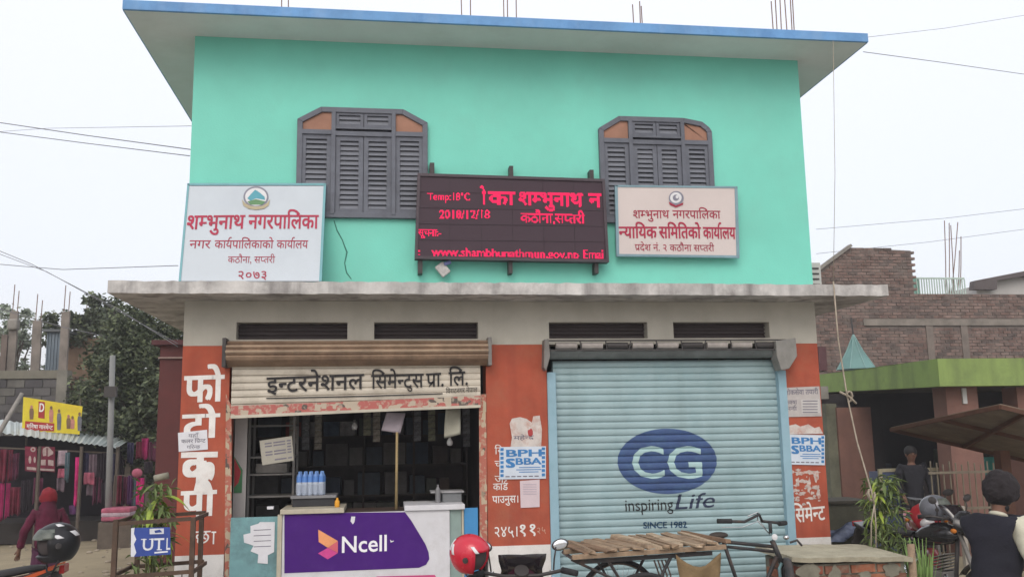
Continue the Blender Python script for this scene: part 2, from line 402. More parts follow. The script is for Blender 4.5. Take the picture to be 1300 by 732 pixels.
# ================================================================ the green building
W=6.25; ZT=5.876; ZB=3.25; ZC=3.361
B=thing('shop_building',(0,0,0),'two storey mint green building with orange pillars and two shop fronts','building')
def part(mb,name,mat,parent=B,**k): return mb.build(name,mat,parent,**k)
part(MB().box(0,W,0,6,ZC+.001,ZT),'upper_wall',GREEN)
s=MB(); s.box(-.538,W+.52,-.51,6.5,ZT,ZT+.075); part(s,'eave_soffit',SOFFIT)
s=MB(); s.box(-.541,W+.523,-.535,-.505,ZT-.004,ZT+.092); s.box(-.545,-.535,-.505,6.5,ZT-.004,ZT+.092); s.box(W+.519,W+.529,-.505,6.5,ZT-.004,ZT+.092); part(s,'eave_fascia',BLUEF,bevel=.008)
part(MB().box(-.535,W+.517,-.5,6.49,ZT+.075,ZT+.088),'roof_slab',CONC)
# canopy slab between the storeys: a slightly worn edge
cs=MB(); rr=random.Random(5); N=120; xs=[-.565+(W+1.13)*i/N for i in range(N+1)]
for x in xs:
    j=rr.uniform(-.004,.004); k=rr.uniform(-.003,.004)
    cs.v += [(x,-.449+j,ZB+k),(x,-.449+j,ZC+k*1.5),(x,.12,ZC),(x,.12,ZB)]
for i in range(N):
    a=i*4; cs.f += [(a,a+4,a+5,a+1),(a+1,a+5,a+6,a+2),(a+3,a+7,a+4,a)]; cs.mi+=[0]*3
cs.f += [(0,1,2,3),(N*4+3,N*4+2,N*4+1,N*4)]; cs.mi+=[0,0]
part(cs,'canopy_slab',SLAB)
s=MB(); s.box(-.56,0,.121,6.2,ZB+.001,ZC-.001); s.box(W,W+.56,.121,6.2,ZB+.001,ZC-.001); part(s,'side_canopy',SLAB)
# ground floor front: beam with four ventilators, pillars
ZV0,ZV1=2.885,3.045
vx=[(at(x0,420,0).x,at(x1,420,0).x) for x0,x1 in ((300,441),(475,607),(697,822),(855,977))]
bm_=MB(); bm_.box(0,W,.0,.25,ZV1,ZB-.001)
xsx=[0]+[v for p in vx for v in p]+[W]
for i in range(0,len(xsx),2): bm_.box(xsx[i],xsx[i+1],0,.25,ZV0-.06,ZV1)
bm_.box(xsx[1],xsx[-2],0.002,.25,ZV0-.06,ZV0-.002)
part(bm_,'front_beam',BEIGE)
for a,b in vx:
    v=MB(); v.box(a,b,.14,.16,ZV0,ZV1); o=part(v,'ventilator',pm('w_vent_board',(.075,.06,.06),.9))
    me=None
    for k in range(4):
        z=ZV0+.02+k*.038
        if me is None: me=MB().obox((0,0,0),(b-a-.004,.03,.005),Matrix.Rotation(R(35),3,'X')).mesh('louvre',pm('vent_louvre',(.085,.07,.072),.9))
        link('louvre',me,o,((a+b)/2,.12,z+.005))
pil=[(0,at(289,560,0).x,704,263),(at(618,560,0).x,at(696,560,0).x,692,655),(at(1000,560,0).x,W,682,1025)]
ZPT=ZV0-.06
for (a,b,yb,xm) in pil:
    zb=at(xm,yb,0).z; p=MB(); p.box(a,b,0,.3,zb,ZPT-.001); o=part(p,'pillar',ORANGE)
    q=MB(); q.box(a+.001,b-.001,-.004,.299,0,zb+.001); link('plinth',q.mesh('plinth',WHITEP),o)
x_=pil[1][1]
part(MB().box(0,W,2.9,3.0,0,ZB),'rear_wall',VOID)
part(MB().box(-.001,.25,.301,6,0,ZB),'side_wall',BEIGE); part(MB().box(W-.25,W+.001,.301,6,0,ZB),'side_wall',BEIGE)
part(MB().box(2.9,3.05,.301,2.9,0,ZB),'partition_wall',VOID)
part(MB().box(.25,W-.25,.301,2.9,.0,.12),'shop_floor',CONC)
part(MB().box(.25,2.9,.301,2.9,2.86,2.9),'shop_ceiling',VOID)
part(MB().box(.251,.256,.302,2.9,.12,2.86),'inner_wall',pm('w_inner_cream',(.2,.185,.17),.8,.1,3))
# crack in the green wall
wallp=PY(0)
ck=[(424,280),(428,292),(434,304),(441,320),(438,334),(440,346),(446,354)]
c=MB(); c.tube([wallp(x,y)+Vector((rr.uniform(-.004,.004),-.002,0)) for x,y in ck],[.005,.006,.005,.007,.005,.006,.004],5); part(c,'wall_crack',pm('crack',(.07,.22,.18),.9))
# rebars left standing on the roof
for (px,yt) in ((358,-20),(366,-20),(585,-16),(597,-14),(639,-16),(644,-12),(655,-16),(803,6),(812,2),(814,8),(979,2),(984,-4),(990,-4),(996,-2),(1003,-6),(1006,-2)):
    p=at(px,yt,3.2); q=at(px+2,60,3.2); q.z=ZT+.1; t=MB(); mid=(p+q)/2+Vector((rr.uniform(-.02,.02),0,0)); t.tube([q,mid,p],.008,6); part(t,'rebar',REBAR)

# ---- windows
def window(x0,x1,z0,z1,zs,fl,fr,round_right=False):
    t=.052; yf=-.05; r=MB()
    Wd=x1-x0; a=x0+fl; b=x1-fr
    outer=[(x0,z0),(x1,z0),(x1,zs)]+([(x1-.03,zs+.045),(x1-.10,z1-.035),(b,z1)] if round_right else [(b,z1)])+[(a,z1),(x0,zs)]
    cx=sum(p[0] for p in outer)/len(outer); 
    inner=[]
    n=len(outer)
    for i in range(n):
        p=Vector(outer[i]); u=(p-Vector(outer[i-1])).normalized(); v=(Vector(outer[(i+1)%n])-p).normalized()
        nu=Vector((-u.y,u.x)); nv=Vector((-v.y,v.x)); bis=(nu+nv).normalized(); inner.append(tuple(p+bis*(t/max(.4,bis.dot(nu)))))
    for i in range(n):
        j=(i+1)%n; A,B_,C_,D_=outer[i],outer[j],inner[j],inner[i]
        r.prism([A,B_,C_,D_],yf,.01)
    zt=zs-.13      # transom
    m1=x0+Wd*.275; m2=x1-Wd*.265
    win=r.build('window',WINW,B,bevel=.004)
    fr_=MB(); 
    for mx_ in (m1,m2): fr_.box(mx_-.02,mx_+.02,yf-.006,.01,z0+t*.7,z1-t*.8)
    for (u,v,z) in ((x0+t*.8,m1-.021,zt),(m1+.021,m2-.021,zt-.01),(m2+.021,x1-t*.8,zt)): fr_.box(u,v,yf-.003,.01,z-.02,z+.025)
    fr_.box(m1+.021,m2-.021,yf-.004,.01,zt+.04,zt+.06)
    link('frame',fr_.mesh('frame',WINW),win)
    link('backing',MB().prism(inner,-.006,.004).mesh('backing',pm('dark_backing',(.06,.065,.08),.8)),win)
    # peach corner panels
    lp=[(x0+t*.9,zt+.024),(m1-.022,zt+.024),(m1-.022,z1-t*.9),(a+.02,z1-t*.95),(x0+t*.95,zs-.012)]
    rp=[(m2+.022,zt+.024),(x1-t*.9,zt+.024),(x1-t*.95,zs-.012)]+([(x1-.1,z1-.09)] if round_right else [])+[(b-.02,z1-t*.95),(m2+.022,z1-t*.9)]
    for q in (lp,rp): link('corner_panel',MB().prism(q,-.028,-.006).mesh('corner_panel',PEACH),win)
    # leaves with louvres
    def leaf(u0,u1,v0,v1,k,sw=.035):
        f=MB(); f.box(u0,u0+sw,-.036,-.006,v0,v1); f.box(u1-sw,u1,-.036,-.006,v0,v1); f.box(u0+sw,u1-sw,-.035,-.006,v0,v0+sw); f.box(u0+sw,u1-sw,-.035,-.006,v1-sw,v1)
        link('shutter_leaf',f.mesh('shutter_leaf',WINW),win)
        me=MB().obox((0,0,0),(u1-u0-2*sw+.004,.052,.007),Matrix.Rotation(R(62),3,'X')).mesh('louvre',WINL)
        hh=(v1-v0-2*sw)/k
        for i in range(k): link('louvre',me,win,((u0+u1)/2,-.02,v0+sw+hh*(i+.5)),(R(rr.uniform(-7,7)),0,R(rr.uniform(-.3,.3))))
    c_=(m1+m2)/2; zl=z0+t*.8; top=zt-.032
    leaf(x0+t*.85,m1-.022,zl,top+.01,14,.042); leaf(m2+.022,x1-t*.85,zl,top+.01,14,.042)
    leaf(m1+.022,c_-.003,zl,top,14,.045); leaf(c_+.003,m2-.022,zl,top,14,.045)
    leaf(m1+.022,c_-.003,zt+.062,z1-t*.85,2,.03); leaf(c_+.003,m2-.022,zt+.062,z1-t*.85,2,.03)
    return win
w1=window(1.003,2.275,4.061,5.175,5.045,.225,.24); w1['label']='left louvred shutter window beside the leaning office board'
w2=window(4.023,5.229,4.05,5.175,5.04,.215,.30,True); w2['label']='right louvred shutter window with a rounded right shoulder'
p=at(877,156,-.03); part(MB().ball(p,.05,(1,.4,.45),10,6),'cement_lump',CONC,smooth=True)

# ---- right shop: blue roller shutter
SX0,SX1=at(705,560,.06).x,at(990,560,.06).x; PT=.0668; ZS0=.06; NS=39
prof=[(.005,0),(-.002,.003),(-.0075,.011),(-.0105,.024),(-.011,.036),(-.0095,.048),(-.004,.058),(.005,.0625),(.005,PT)]
def slat_mesh(L,mat,name='slat'):
    s=MB(); k=len(prof)
    for x in (-L/2,L/2): s.v+=[(x,y,z) for y,z in prof]
    s.f+=[(i,i+k,i+k+1,i+1) for i in range(k-1)]; s.mi+=[0]*(k-1)
    return s.mesh(name,mat,False)
YS=.06
rs=MB(); rs.box(SX0-.02,SX1+.02,YS+.02,YS+.03,0.0,ZS0+PT*NS)
sh=part(rs,'roller_shutter',pm('shutter_back',(.06,.09,.1),.8)); sh['label']='closed light blue roller shutter with a painted emblem'
sm=slat_mesh(SX1-SX0+.02,SLATB)
for i in range(NS): link('slat',sm,sh,((SX0+SX1)/2,YS+rr.uniform(-.0015,.0015),ZS0+PT*i),(0,R(rr.uniform(-.05,.05)),0))
link('bottom_rail',MB().box(SX0,SX1,YS-.02,YS+.018,.0,ZS0).mesh('bottom_rail',GUIDEB),sh)
gx=MB(); gx.box(x_+.002,SX0+.006,-.015,.09,0,ZS0+PT*37.3)
o=part(gx,'shutter_guide',GUIDEB,bevel=.004)
gx=MB(); gx.box(SX1-.006,pil[2][0]+.02,-.015,-.001,0,ZS0+PT*37.3); gx.box(SX1-.006,pil[2][0]-.001,-.001,.09,0,ZS0+PT*37.3)
part(gx,'shutter_guide',GUIDEB)
def profy(z):
    f=(z-ZS0)%PT
    for (y0,z0),(y1,z1) in zip(prof,prof[1:]):
        if z0<=f<=z1+1e-9: return y0+(y1-y0)*((f-z0)/max(1e-9,z1-z0))
    return .006
def conf(bm):
    z0=min(v.co.z for v in bm.verts); z1=max(v.co.z for v in bm.verts)
    i0=int((z0-ZS0)/PT)-1; i1=int((z1-ZS0)/PT)+2
    for i in range(i0,i1):
        for (_,dz) in prof[:-1]:
            z=ZS0+PT*i+dz
            if z0<z<z1: bmesh.ops.bisect_plane(bm,geom=bm.verts[:]+bm.edges[:]+bm.faces[:],plane_co=(0,0,z),plane_no=(0,0,1))
    for v in bm.verts: v.co.y=YS+profy(v.co.z)-.0035+getattr(conf,'lift',0)
sp=PY(YS-.01)
NAVY=pm('w_navy_logo_paint',(.05,.09,.215),.6,.12,4,dirt=((.1,.2,.28),.3,10))
flat('logo_oval',ell(847,585,63,41.5,56),NAVY,sh,sp,0,conform=conf)
conf.lift=-.002
LTEAL=pm('w_pale_logo_paint',(.36,.52,.53),.55,.07,4)
wpx('logo_letter','C',LTEAL,sh,(803,606),(844,606),38,sp,off=.012,conform=conf)
wpx('logo_letter','G',LTEAL,sh,(848,606),(892,606),38,sp,off=.012,conform=conf)
conf.lift=0
wpx('lettering','inspiring',BLACK_P,sh,(794,648.5),(855,646.5),14.5,sp,off=.0,conform=conf)
wpx('lettering','Life',pm('indigo_paint',(.03,.04,.08),.6),sh,(857,646),(906,643),18,sp,off=.004,conform=conf,slant=.22)
wpx('lettering','SINCE 1982',pm('blue_small_paint',(.015,.08,.19),.6),sh,(817,670),(872,669),7.5,sp,off=.02,conform=conf)
# shaft, springs and bracket above the shutter
zt=ZS0+PT*NS
m_=MB(); m_.tube([(x_+.03,-.02,zt+.06),(pil[2][0]-.02,-.02,zt+.06)],.05,14); ro=part(m_,'shutter_roll',pm('roll_steel',(.13,.15,.15),.6,.2,6),smooth=False)
xx=[x_+.06+i*(pil[2][0]-x_-.14)/9 for i in range(10)]
for i in range(9):
    q=MB(); q.tube([(xx[i]+.02,-.085,zt+.135),(xx[i+1]-.025,-.085,zt+.135)],.034,10); link('spring_drum',q.mesh('spring_drum',pm('pale_drum',(.36,.33,.31),.6,.2,6) if i not in (2,5,8) else DARKM),ro)
q=MB(); q.bar((x_+.0,-.11,zt+.185),(pil[2][0]+.02,-.11,zt+.185),.02,.014); q.bar((x_+.0,-.12,zt+.09),(pil[2][0]+.02,-.12,zt+.088),.02,.014)
for i in range(1,10): q.bar((xx[i],-.12,zt+.19),(xx[i]+(.012 if i%3 else -.02),-.12,zt+.09),.012,.01)
link('roller_frame',q.mesh('roller_frame',DARKM),ro)
a=PY(-.12)
q=MB(); pts=[(691,431),(696,430),(698,452),(693,470),(690,466)]
P=[a(*p) for p in pts]; q.prism([(p.x,p.z) for p in P][::-1],-.14,-.001); part(q,'shutter_bracket',GREYM)
P=[a(*p) for p in [(983,433),(1008,429),(1010,452),(1000,468),(990,470),(984,452)]]; q=MB(); q.prism([(p.x,p.z) for p in P][::-1],-.16,-.001)
part(q,'shutter_bracket',pm('grey_box_metal',(.24,.235,.22),.7,.12,5,dirt=((.12,.11,.1),.5,5)),bevel=.006)['label']='weathered grey bracket box right of the blue shutter'

# ---- left shop: rolled-up shutter, lettered curtain, border paper
hx0,hx1=at(288,450,-.1).x,at(619,450,-.1).x
zt_,zb_=at(450,432,-.16).z,at(450,467,-.12).z
hp=[(-.0,zt_+.01)]
N=26; hb=MB()
py=[(-.005,zt_),(-.10,zt_+.005),(-.13,zt_-.012),(-.118,zt_-.03),(-.15,zt_-.045),(-.172,zt_-.062),(-.16,zt_-.078),(-.178,zt_-.098),(-.172,zt_-.12),(-.155,zt_-.132),(-.165,zt_-.148),(-.15,zt_-.175),(-.11,zt_-.2),(-.06,zt_-.225),(-.01,zt_-.235)]
k=len(py)
for x in (hx0,hx1): hb.v+=[(x,y,z) for y,z in py]
hb.f+=[(i+1,i+k+1,i+k,i) for i in range(k-1)]; hb.mi+=[0]*(k-1); hb.f+=[tuple(range(k)),tuple(range(2*k-1,k-1,-1))]; hb.mi+=[0,0]
roll=part(hb,'rolled_shutter',HOODB); roll['label']='brown rolled up shutter over the open shop'
for z,y in ((zt_-.045,-.158),(zt_-.098,-.182)): link('roll_edge',MB().box(hx0-.002,hx1+.002,y,y+.02,z-.008,z+.006).mesh('roll_edge',pm('pale_brown_metal',(.36,.27,.19),.6,.2,5)),roll)
for xx_,mm in ((hx0-.03,DARKM),(hx1+.005,GREYM)):
    part(MB().box(xx_-.005,xx_+.03,-.16,-.001,zt_-.24,zt_+.03),'shutter_bracket',mm,bevel=.004)
# hanging curtain slats (cream): the lower edge slopes up to the right
cp=PY(-.03); cl,crr=at(294,490,-.03).x,at(610,490,-.03).x
cur=part(MB().box(cl,crr,-.012,-.004,at(450,514,-.03).z,zt_-.1),'shutter_curtain',SLATC)
zc0=at(452,517,-.03).z; npt=.062; ns=8
sm2=None
s2=MB()
prof2=[(0,0),(-.01,.006),(-.014,.03),(-.010,.055),(0,.06)]; kk=len(prof2)
for x in (-(crr-cl)/2,(crr-cl)/2): s2.v+=[(x,y,z) for y,z in prof2]
s2.f+=[(i,i+kk,i+kk+1,i+1) for i in range(kk-1)]; s2.mi+=[0]*(kk-1)
sm2=s2.mesh('slat',SLATC)
tilt=math.atan2(at(610,514,-.03).z-at(293,527,-.03).z,crr-cl)*.75
for i in range(ns): link('slat',sm2,cur,((cl+crr)/2,-.016,zc0+npt*i),(0,-tilt*max(0,(1-i/5)),0))
cp2=PY(-.04)
wpx('lettering','इन्टरनेशनल',BLACK_P,cur,(338,498),(462,493),20,cp2,off=.012)
wpx('lettering','सिमेन्ट्स',BLACK_P,cur,(471,493),(538,491),18,cp2,off=.012)
wpx('lettering','प्रा. लि.',BLACK_P,cur,(541,491),(594,488),18,cp2,off=.012)
wpx('lettering','विराटनगर नेपाल',BLACK_P,cur,(566,499),(606,497),6,cp2,off=.0)
flat('underline',[(338,504.5),(470,501.5),(562,498.5),(562,499.9),(470,503),(338,506)],BLACK_P,cur,cp2,0)
BL=block_mat('border_scraps',(.40,.115,.10),(.44,.37,.29),(.10,.08,.07),15,22)
BLV=block_mat('border_scraps_v',(.38,.12,.085),(.43,.35,.25),(.10,.07,.06),30,17)
tp=PY(-.045)
flat('border_strip',[(293,515),(450,509),(610,502),(610,514),(450,520),(293,528)],BL,cur,tp,0)
flat('bottom_rail',[(293,527),(450,520),(610,513.5),(610,517),(450,523.6),(293,531)],pm('pale_rail',(.5,.46,.38),.6),cur,PY(-.042),0,th=-.02)
for (q_) in ([(287,500),(294,515),(294,732),(285,732)],[(608,500),(617,500),(619,712),(609,712)]):
    o=flat('border_strip',q_,BLV,B,PY(-.006),0,th=-.005)
    A=[PY(-.0)(*p) for p in q_]

# ================================================================ counter of the left shop
NB=thing('shop_counter',(1.6,-.06,.0),'shop counter with a purple and white advertising front','counter')
cpz=PY(-.06)
def wb(mb,name,mat,parent,**k):
    for i,v in enumerate(mb.v): pass
    L=parent.location+(parent.parent.location if parent.parent else Vector()); mb.off=L; return mb.build(name,mat,parent,**k)
WB=pm('white_board',(.60,.60,.63),.5,.05,3,dirt=((.42,.4,.4),.5,5))
x0,x1=cpz(358,690).x,cpz(571,690).x; zt2=cpz(450,650).z
wb(MB().box(x0,x1,-.06,-.03,.12,zt2),'front_board',WB,NB)
PURP=pm('purple_print',(.06,.012,.165),.6,.06,3,dirt=((.085,.03,.20),.4,6),spec=.12)
pp=PY(-.0635)
flat('purple_field',[(361,651),(514,649.5),(522,660),(540,690),(544,700),(545,709),(541,716),(532,720),(361,727)],PURP,NB,pp,0)
flat('logo_face',[(404,671.5),(429,686),(416,694.5),(404.6,687.2)],pm('logo_orange',(.75,.32,.14),.5,.2,3),NB,pp,.002)
flat('logo_face',[(429,686.2),(429,701),(416,694.6)],pm('logo_coral',(.62,.12,.16),.5),NB,pp,.002)
flat('logo_face',[(416,694.8),(429,701.2),(416,709.3),(403.7,701.7)],pm('logo_pink',(.66,.07,.30),.5,.2,3),NB,pp,.002)
wpx('lettering','Ncell',pm('white_print',(.8,.8,.84),.5,.03),NB,(434,700.8),(491,698.4),19.5,pp,off=.012).location.y-=.002
flat('torn_patch',[(446,655),(451,655),(450,662),(448,665),(445,661)],PAPER,NB,pp,.002)
flat('torn_patch',[(495,684),(497,686),(500,685.5),(500,686.5),(496,688)],PAPER,NB,pp,.002)
flat('pink_strip',[(478,731),(552,729),(556,736),(556,760),(478,760)],pm('pink_print',(.55,.06,.2),.5),NB,pp,0)
TOP=pm('cream_counter_top',(.46,.42,.33),.6,.1,5,dirt=((.3,.26,.2),.5,6))
wb(MB().box(cpz(356,646).x,cpz(437,646).x,-.09,.5,zt2+.002,zt2+.045),'counter_top',TOP,NB,bevel=.005)
wb(MB().box(cpz(437.5,646).x,cpz(513,646).x,-.03,.5,zt2-.03,zt2-.002),'counter_top',pm('dark_wood',(.07,.045,.035),.6),NB)
wb(MB().box(cpz(513.5,646).x,cpz(590,646).x,-.085,.5,zt2+.002,zt2+.05),'counter_top',WB,NB,bevel=.005)
wb(MB().box(cpz(352,690).x,cpz(357.5,690).x,-.075,-.02,.12,zt2),'corner_post',TOP,NB)
TEALP=pm('teal_panel_paint',(.17,.33,.35),.6,.14,3,dirt=((.08,.12,.13),.7,3.5))
wb(MB().box(at(292,690,-.04).x,cpz(351.5,690).x,-.04,-.015,.12,at(320,656,-.04).z),'side_panel',TEALP,NB)
wb(MB().box(cpz(571.5,690).x,at(586,690,-.04).x,-.04,-.015,.12,zt2),'side_panel',pm('green_glass_panel',(.25,.33,.31),.3,.12,3),NB)
wb(MB().box(at(586.5,690,-.05).x,at(589,690,-.05).x,-.05,-.01,.12,zt2),'corner_post',TOP,NB)
wb(MB().box(at(589.5,690,-.04).x,at(607,690,-.04).x,-.04,-.015,.12,zt2+.01),'side_panel',pm('blue_panel',(.055,.24,.50),.5,.07,3),NB)
def top(o,label,cat,group=None): return tag(o,label,cat,group)
o=flat('paper_notice',[(318,667),(328,664),(330,662),(349,662),(348,700),(340,704),(340,715),(327,714),(328,703),(318,699),(322,692),(310,688),(309,678),(318,676)],PAPER,None,PY(-.044),0,th=-.003)
top(o,'torn white notice pasted on the teal counter panel','notice')
for k in range(4): flat('text_line',[(322,672+k*7),(344,671+k*7),(344,672+k*7),(322,673+k*7)],GREYINK,o,PY(-.0475),.0)

# ---- inside the shop
SHW=pm('shelf_wood',(.085,.07,.065),.75,.2,5)
SH=thing('wall_shelf',(1.6,2.6,.12),'dark shelving along the back wall of the open shop','shelf')
for z in (.9,1.25,1.6,1.95,2.3): wb(MB().box(.3,2.85,2.45,2.88,z,z+.025),'shelf_board',SHW,SH)
for x in (.3,.95,1.6,2.2,2.84): wb(MB().box(x,x+.025,2.44,2.88,.12,2.75),'shelf_post',SHW,SH)
GC=[(.16,.15,.15),(.11,.09,.085),(.10,.12,.15),(.14,.1,.09),(.2,.19,.18),(.06,.08,.12),(.13,.14,.12)]
gm_=[pm('goods_%s'%n_,c,.8,.2,6) for n_,c in zip(('grey','brown','blue','rust','pale','navy','olive'),GC)]
nm=('grey','brown','slate','rust','pale','navy','olive')
bxm=[]
for gmt in gm_:
    for wd in (.12,.18,.26):
        b=MB(); b.box(-wd/2,wd/2,-.12,.12,0,.1+wd*.6); me=b.mesh('carton',gmt); bxm.append((me,wd,nm[gm_.index(gmt)]))
bright=[]
for cn_,c_ in (('cream',(.36,.34,.31)),('white',(.42,.41,.41)),('blue printed',(.14,.20,.30)),('red printed',(.28,.07,.06))):
    b=MB(); b.box(-.09,.09,-.1,.1,0,.17); bright.append((b.mesh('carton',pm('goods_'+cn_.replace(' ','_'),c_,.7,.3,11)),.18,cn_))
rq=random.Random(11)
for r_,z in enumerate((.925,1.275,1.625,1.975,2.325)):
    x=.36
    while x<2.72:
        me,wd,cn=rq.choice(bxm)
        if r_>=3 and x<1.45 and rq.random()<.8: me,wd,cn=rq.choice(bright)
        o=link('carton',me,None,(x+wd/2,2.62,z),(0,0,R(rq.uniform(-5,5)))); tag(o,f'{cn} carton on the {("lowest","second","middle","fourth","top")[r_]} board of the dim shop shelf','carton','cartons on the dim shop shelves')
        x+=wd+rq.uniform(.015,.09)
# left rack
LR=thing('side_rack',(.45,1.6,.12),'pale metal rack standing at the left end of the open shop','rack')
RK=pm('rack_metal',(.22,.21,.2),.6,.1,5)
xa,xb=at(314,600,.5).x,at(371,600,.5).x
for x in (xa,xb):
    for y in (.5,.85): wb(MB().box(x,x+.022,y,y+.022,.12,2.5),'rack_post',RK,LR)
for py_ in (540,580,602,630): 
    z=at(340,py_,.5).z; wb(MB().box(xa,xb+.022,.505,.865,z-.008,z+.008),'rack_board',RK,LR)
z=at(340,602,.5).z
tag(MB().obox((xa+.22,.68,z+.058),(.3,.25,.09)).build('carton',gm_[4],None,bevel=.006),'pale carton on the rack under the newspaper','carton')
# white inner door panel with triangle poster
o=MB().box(at(296,600,.28).x,at(312,600,.28).x,.31,.33,.12,at(300,528,.3).z).build('door_panel',pm('white_inner_panel',(.40,.39,.38),.6,.08,4),None); tag(o,'white panel just inside the left edge of the shop opening','panel')
fp=PY(.305)
o=flat('poster',[(297,578),(308,596),(307,625),(297,625)],pm('poster_green',(.06,.2,.09),.6),None,fp,0,th=-.003); tag(o,'green and red triangular poster on the inner white panel','poster')
flat('red_print',[(297.5,580),(306,598),(303,612),(297.5,618)],pm('poster_red',(.36,.04,.05),.6),o,fp,.004)
# newspaper
npl=PY(.12)
o=flat('newspaper',[(329.5,559),(370.5,553),(373,584),(333,590)],pm('newsprint',(.36,.34,.29),.9,.08,5),None,npl,0,th=-.002); tag(o,'old newspaper page hanging inside the shop opening','newspaper')
rn=random.Random(4)
for k in range(7):
    y=563+k*3.6
    for (a_,b_) in ((336,345),(347,362),(364,369)):
        if rn.random()<.8: flat('print_block',[(a_+k*.3,y-(a_-330)*.14),(b_+k*.3,y-(b_-330)*.14),(b_+k*.3,y+1.7-(b_-330)*.14),(a_+k*.3,y+1.7-(a_-330)*.14)],GREYINK,o,npl,.0035)
# pack of water bottles
wx0,wx1=at(376,612,.25).x,at(411,612,.25).x; wz0,wz1=at(393,628,.25).z,at(393,598,.25).z
CB=thing('cabinet',((wx0+wx1)/2,.4,zt2+.045),'low black cabinet behind the counter','cabinet')
wb(MB().box(at(371,633,.2).x,at(425,633,.2).x,.2,.55,zt2+.046,at(393,632,.2).z),'body',pm('black_cabinet',(.03,.03,.035),.5),CB,bevel=.005)
wb(MB().box(at(369,630,.2).x,at(427,630,.2).x,.18,.57,at(393,632,.2).z+.001,at(393,628.5,.2).z),'top_board',pm('grey_top',(.2,.2,.21),.5),CB)
WP=thing('water_pack',((wx0+wx1)/2,.3,wz0),'shrink wrapped pack of blue capped water bottles on the black cabinet','bottle pack')
BW=pm('bottle_plastic',(.55,.62,.74),.2,.1,8,spec=.6); BLC=pm('bottle_blue_label',(.10,.24,.60),.4,.1,8)
hgt=wz1-wz0; rb=(wx1-wx0)/10
prf=[(0,0),(rb*.95,0),(rb,.01),(rb,hgt*.55)]; p2=[(rb*1.01,hgt*.55),(rb*1.01,hgt*.74),(rb*.9,hgt*.80)]; p3=[(rb*.9,hgt*.8),(rb*.4,hgt*.92),(rb*.4,hgt),(0,hgt)]
mA,mB_,mC=[MB().lathe(p_,n=12).mesh(nn,mt,True) for p_,nn,mt in ((prf,'bottle',BW),(p2,'bottle_label',BLC),(p3,'bottle_cap',pm('cap_blue',(.16,.3,.62),.4)))]
for i in range(5):
    for j in range(3):
        bo=link('bottle',mA,WP,(-(wx1-wx0)/2+rb*(2*i+1+(.5 if j%2 else 0)),.27+rb*1.8*j-.3,0)); link('bottle_label',mB_,bo); link('bottle_cap',mC,bo)
wr=MB(); wr.box(-(wx1-wx0)/2-.004,(wx1-wx0)/2+.006,-.06,.13,.002,hgt*.55); o=wr.build('plastic_wrap',glass_mat('wrap_film',(.9,.93,.97),.35,.9),WP,bevel=.02)
# sachet strips pegged under the shop ceiling
for k,(px_,py_,c_) in enumerate(((372,548,'cream'),(388,556,'grey'),(404,550,'cream'),(466,538,'olive'),(478,541,'cream'),(530,545,'grey'),(548,540,'olive'),(592,545,'grey'))):
    mt=pm('sachet_'+c_,{'cream':(.30,.27,.22),'grey':(.16,.16,.17),'olive':(.17,.17,.11)}[c_],.5,.4,22); p=at(px_,py_,1.0+.1*(k%3)); t_=thing('sachet_strip',(p.x,p.y,2.86),f'{c_} strip of sachets hanging from the dim shop ceiling','sachets','sachet strips under the shop ceiling')
    n_=int((2.86-p.z)/.07)+3
    sm_=MB().obox((0,0,0),(.075,.012,.062)).mesh('sachet',mt)
    for q_ in range(n_): link('sachet',sm_,t_,(0,0,-.04-.068*q_),(R(rq.uniform(-12,12)),0,R(rq.uniform(-20,20))))
# yellow bottle
yb=at(428,646,.05); tag(MB().lathe([(0,0),(.022,0),(.024,.05),(.022,.075),(.010,.09),(.010,.105),(0,.105)],yb,14).build('bottle',pm('yellow_bottle',(.70,.33,.03),.4),None,True),'small yellow bottle standing on the counter','bottle')
tag(MB().box(at(339,644,.0).x,at(347,644,0).x,-.0,.05,zt2+.046,zt2+.07).build('box',PAPER,None),'small white box on the left of the counter','box')
# lamp bulbs
for px,py_,Y,lb in ((450,541,.6,'clear bulb hanging left near the shop ceiling'),(571,561,.3,'bulb hanging under the curled paper on the right')):
    p=at(px,py_,Y); bt=thing('light_bulb',(p.x,p.y,p.z),lb,'light bulb')
    MB().lathe([(0,-.035),(.022,-.03),(.031,-.008),(.028,.012),(.014,.035),(.013,.04)],n=14).build('glass',pm('bulb_glass',(.5,.5,.5),.2,spec=.6),bt,True)
    MB().lathe([(.013,.04),(.014,.065),(.006,.07)],n=12).build('cap',GREYM,bt,True); MB().tube([(0,0,.07),(0,0,2.86-p.z)],.003,5).build('flex',DARKM,bt)
# hanging papers: gently curled sheets
def curl(name,corners,Y,mat,amp,label,cat):
    g=[]; a,b,c_,d_=corners
    for i in range(9):
        u=i/8; row=[]
        for j in range(7):
            v=j/6; px=(a[0]*(1-u)+d_[0]*u)*(1-v)+(b[0]*(1-u)+c_[0]*u)*v; py=(a[1]*(1-u)+d_[1]*u)*(1-v)+(b[1]*(1-u)+c_[1]*u)*v
            p=at(px,py,Y); p.y+=amp*math.sin(u*3+v*2); row.append(p)
        g.append(row)
    o=MB().sheet(g,.002).build(name,mat,None,True); return tag(o,label,cat)
curl('hanging_paper',[(491,523),(515,524),(508,550),(484,546)],.1,pm('lilac_paper',(.30,.26,.29),.8,.08),.03,'lilac sheet of paper hanging above the bamboo pole','paper')
curl('hanging_paper',[(566,519),(585,518),(584,551),(564,556)],.1,pm('olive_paper',(.34,.33,.27),.8,.08),.05,'curled olive grey paper hanging at the right of the opening','paper')
o=MB(); o.tube([at(504,548,.05),at(503,646,.05)],[.012,.014],8); tag(o.build('bamboo_pole',pm('bamboo',(.32,.24,.12),.6,.2,9),None,True),'thin bamboo pole standing on the counter in the shop opening','pole')
